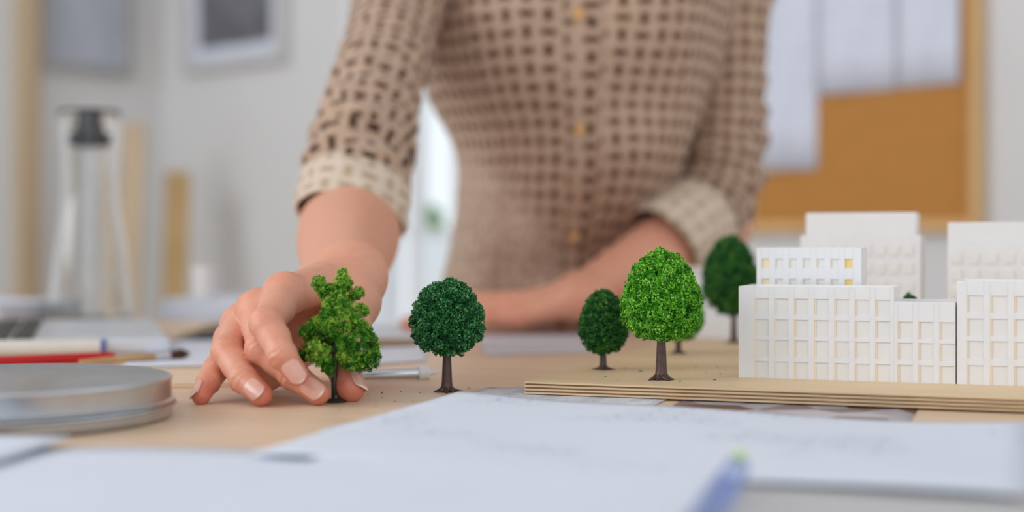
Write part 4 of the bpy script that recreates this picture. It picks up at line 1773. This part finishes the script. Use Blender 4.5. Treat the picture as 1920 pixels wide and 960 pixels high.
def smooth_ring(z):
    acc = np.zeros(4)
    for k in (-2, -1, 0, 1, 2):
        acc += np.array(ring(z + k * .012)) * (.3 if k == 0 else .2 if abs(k) == 1 else .15)
    return acc


def torso_pt(th, z, off=0.0):
    """th = 0 faces the camera, positive towards the right of the picture"""
    cx, cy, hw, hd = smooth_ring(z)
    s, c = math.sin(th), math.cos(th)
    ex = 2 / 2.35
    x = math.copysign(abs(s) ** ex, s)
    y = -math.copysign(abs(c) ** ex, c)
    dlt = off
    # chest, loose front that hangs and folds in below
    dlt += .012 * math.exp(-((z - .30) / .06) ** 2) * math.exp(-((abs(th) - .45) / .35) ** 2)
    dlt += .028 * math.exp(-((z - .165 - .02 * th) / .045) ** 2) * math.exp(-((th - .50) / .55) ** 2)
    dlt -= .028 * math.exp(-((z - .070 - .03 * th) / .035) ** 2) * math.exp(-((th - .55) / .6) ** 2)
    # diagonal drape folds
    dlt += .0040 * math.sin(th * 9 + z * 34 + 2 * noise.noise(Vector((th * 1.5, z * 6, 3)))) * (1 - min(1, max(0, (z - .02) / .26))) * (1 if c > 0 else .4)
    dlt += .0050 * noise.noise(Vector((th * 2.2, z * 16, 1.3)))
    dlt += .0018 * noise.noise(Vector((th * 7, z * 40, 5.3)))
    return Vector((cx + x * (hw + dlt), cy + y * (hd + dlt), T + z))


def uv_from(o, U):
    me = o.data
    uv = me.uv_layers.new(name='UVMap')
    for lp in me.loops:
        uv.data[lp.index].uv = U[lp.vertex_index]


NZ, NT_ = 110, 161
P, U, plain = [], [], []
for i in range(NZ):
    z = -.12 + .59 * i / (NZ - 1)
    row = []
    for j in range(NT_):
        th = -math.pi + 2 * math.pi * j / (NT_ - 1)
        q = torso_pt(th, z)
        row.append(q)
        U.append((th * .150 + .0065, z + .004 * noise.noise(Vector((th * 2, z * 9, 9)))))
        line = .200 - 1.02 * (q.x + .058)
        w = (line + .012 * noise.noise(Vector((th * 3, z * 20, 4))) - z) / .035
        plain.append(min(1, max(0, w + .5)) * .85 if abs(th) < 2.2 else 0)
    P.append(row)
g = G().grid(P)
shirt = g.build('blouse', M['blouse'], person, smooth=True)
uv_from(shirt, U)
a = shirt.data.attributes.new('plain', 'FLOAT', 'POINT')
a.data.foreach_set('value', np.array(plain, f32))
shirt.modifiers.new('thickness', 'SOLIDIFY').thickness = -.0012

# button band
P, U = [], []
for i in range(90):
    z = -.10 + .53 * i / 89
    P.append([torso_pt(th, z, .0026 if 0 < k < 7 else .0004) for k, th in enumerate([.040 + .013 * (k - 3.5) * 2.0 for k in range(8)])])
    for k in range(8):
        U.append(((.040 + .026 * (k - 3.5)) * .150 + .0065 + .006, z + .006))
g = G().grid(P)
o = g.build('button_band', M['blouse'], shirt, smooth=True)
uv_from(o, U)
M['button'] = pm('amber button', (214, 160, 92), 0.35, 0.15, 200)
for z in (.305, .198, .095, .41):
    p = torso_pt(.012, z, .0030)
    g = G()
    g.lathe([(.0001, 0), (.0048, 0), (.0055, .0008), (.0053, .0018), (.0040, .0014), (.0001, .0013)], (0, 0, 0), 18)
    g.v = [(p.x + x, p.y - zz_, p.z + y) for x, y, zz_ in g.v]
    g.build('button', M['button'], shirt, smooth=True)

# collar
P = []
for i in range(4):
    P.append([torso_pt(-math.pi + 2 * math.pi * j / 60, .462 + i * .010, .004 - .002 * i) for j in range(61)])
g = G().grid(P)
o = g.build('collar', M['blouse_back'], shirt, smooth=True)
o.modifiers.new('thickness', 'SOLIDIFY').thickness = .002


def sleeve(path, name, mat, folds, seed, n=14, nrm=None, fold_c=.62, fold_w=.3, thick=.0014, usc=.043, wob=.0035):
    """tube of cloth along (px, py, d, radius)"""
    pts = [tuple(at(a, b_, c)) + (r,) for a, b_, c, r in path]
    C = catmull(pts, n)
    K = len(C)
    NTH = 72
    P, U = [], []
    pa = None
    s = 0
    for i, c in enumerate(C):
        p = Vector(c[:3])
        d = (Vector(C[min(i + 1, K - 1)][:3]) - Vector(C[max(i - 1, 0)][:3])).normalized()
        if nrm is not None:
            d = Vector(nrm).normalized()
        a = d.cross(Vector((0, 1, 0.2))).normalized() if pa is None else (pa - d * pa.dot(d)).normalized()
        pa = a
        b_ = d.cross(a)
        if i:
            s += (p - Vector(C[i - 1][:3])).length
        f = i / (K - 1)
        w = math.exp(-((f - fold_c) / fold_w) ** 2)
        row = []
        for j in range(NTH + 1):
            th = 2 * math.pi * j / NTH
            nn = noise.noise(Vector((math.cos(th) * 1.2 + seed, math.sin(th) * 1.2, s * 14)))
            n2 = noise.noise(Vector((math.cos(th) * 2.5 + seed * 2, math.sin(th) * 2.5, s * 34)))
            r = c[3] * (1 + .05 * nn) + folds * w * math.sin(s * 2 * math.pi / .034 + 2.2 * math.sin(th + seed) + 3 * nn) + wob * n2
            row.append(p + (a * math.cos(th) + b_ * math.sin(th)) * r)
            U.append((th * usc, s))
        P.append(row)
    g = G().grid(P)
    o = g.build(name, mat, shirt, smooth=True)
    uv_from(o, U)
    so = o.modifiers.new('thickness', 'SOLIDIFY')
    so.thickness = thick
    so.offset = -1
    return o


sleeve([(765, -95, 1.43, .058), (744, 20, 1.365, .045), (716, 130, 1.290, .0410), (688, 230, 1.220, .0405), (671, 310, 1.168, .0415), (664, 368, 1.140, .0420), (661, 390, 1.130, .041)], 'sleeve', M['blouse'], .0040, 1.7)
sleeve([(668, 338, 1.150, .0415), (666, 350, 1.144, .0445), (661, 378, 1.132, .0455), (656, 406, 1.118, .0450), (655, 412, 1.115, .0425)], 'cuff', M['blouse_back'], .0006, 4.1, n=6, nrm=(-.16, -.46, -.86), wob=.0022, thick=.003)
sleeve([(1368, -95, 1.50, .060), (1364, 20, 1.495, .047), (1363, 130, 1.495, .043), (1361, 230, 1.495, .043), (1354, 320, 1.49, .044), (1328, 388, 1.478, .044), (1290, 424, 1.457, .042)], 'sleeve', M['blouse'], .0036, 8.3)
sleeve([(1316, 406, 1.473, .043), (1302, 416, 1.465, .0470), (1272, 435, 1.447, .0475), (1244, 455, 1.432, .0460), (1238, 460, 1.429, .043)], 'cuff', M['blouse_back'], .0006, 6.1, n=6, wob=.0022, thick=.003)
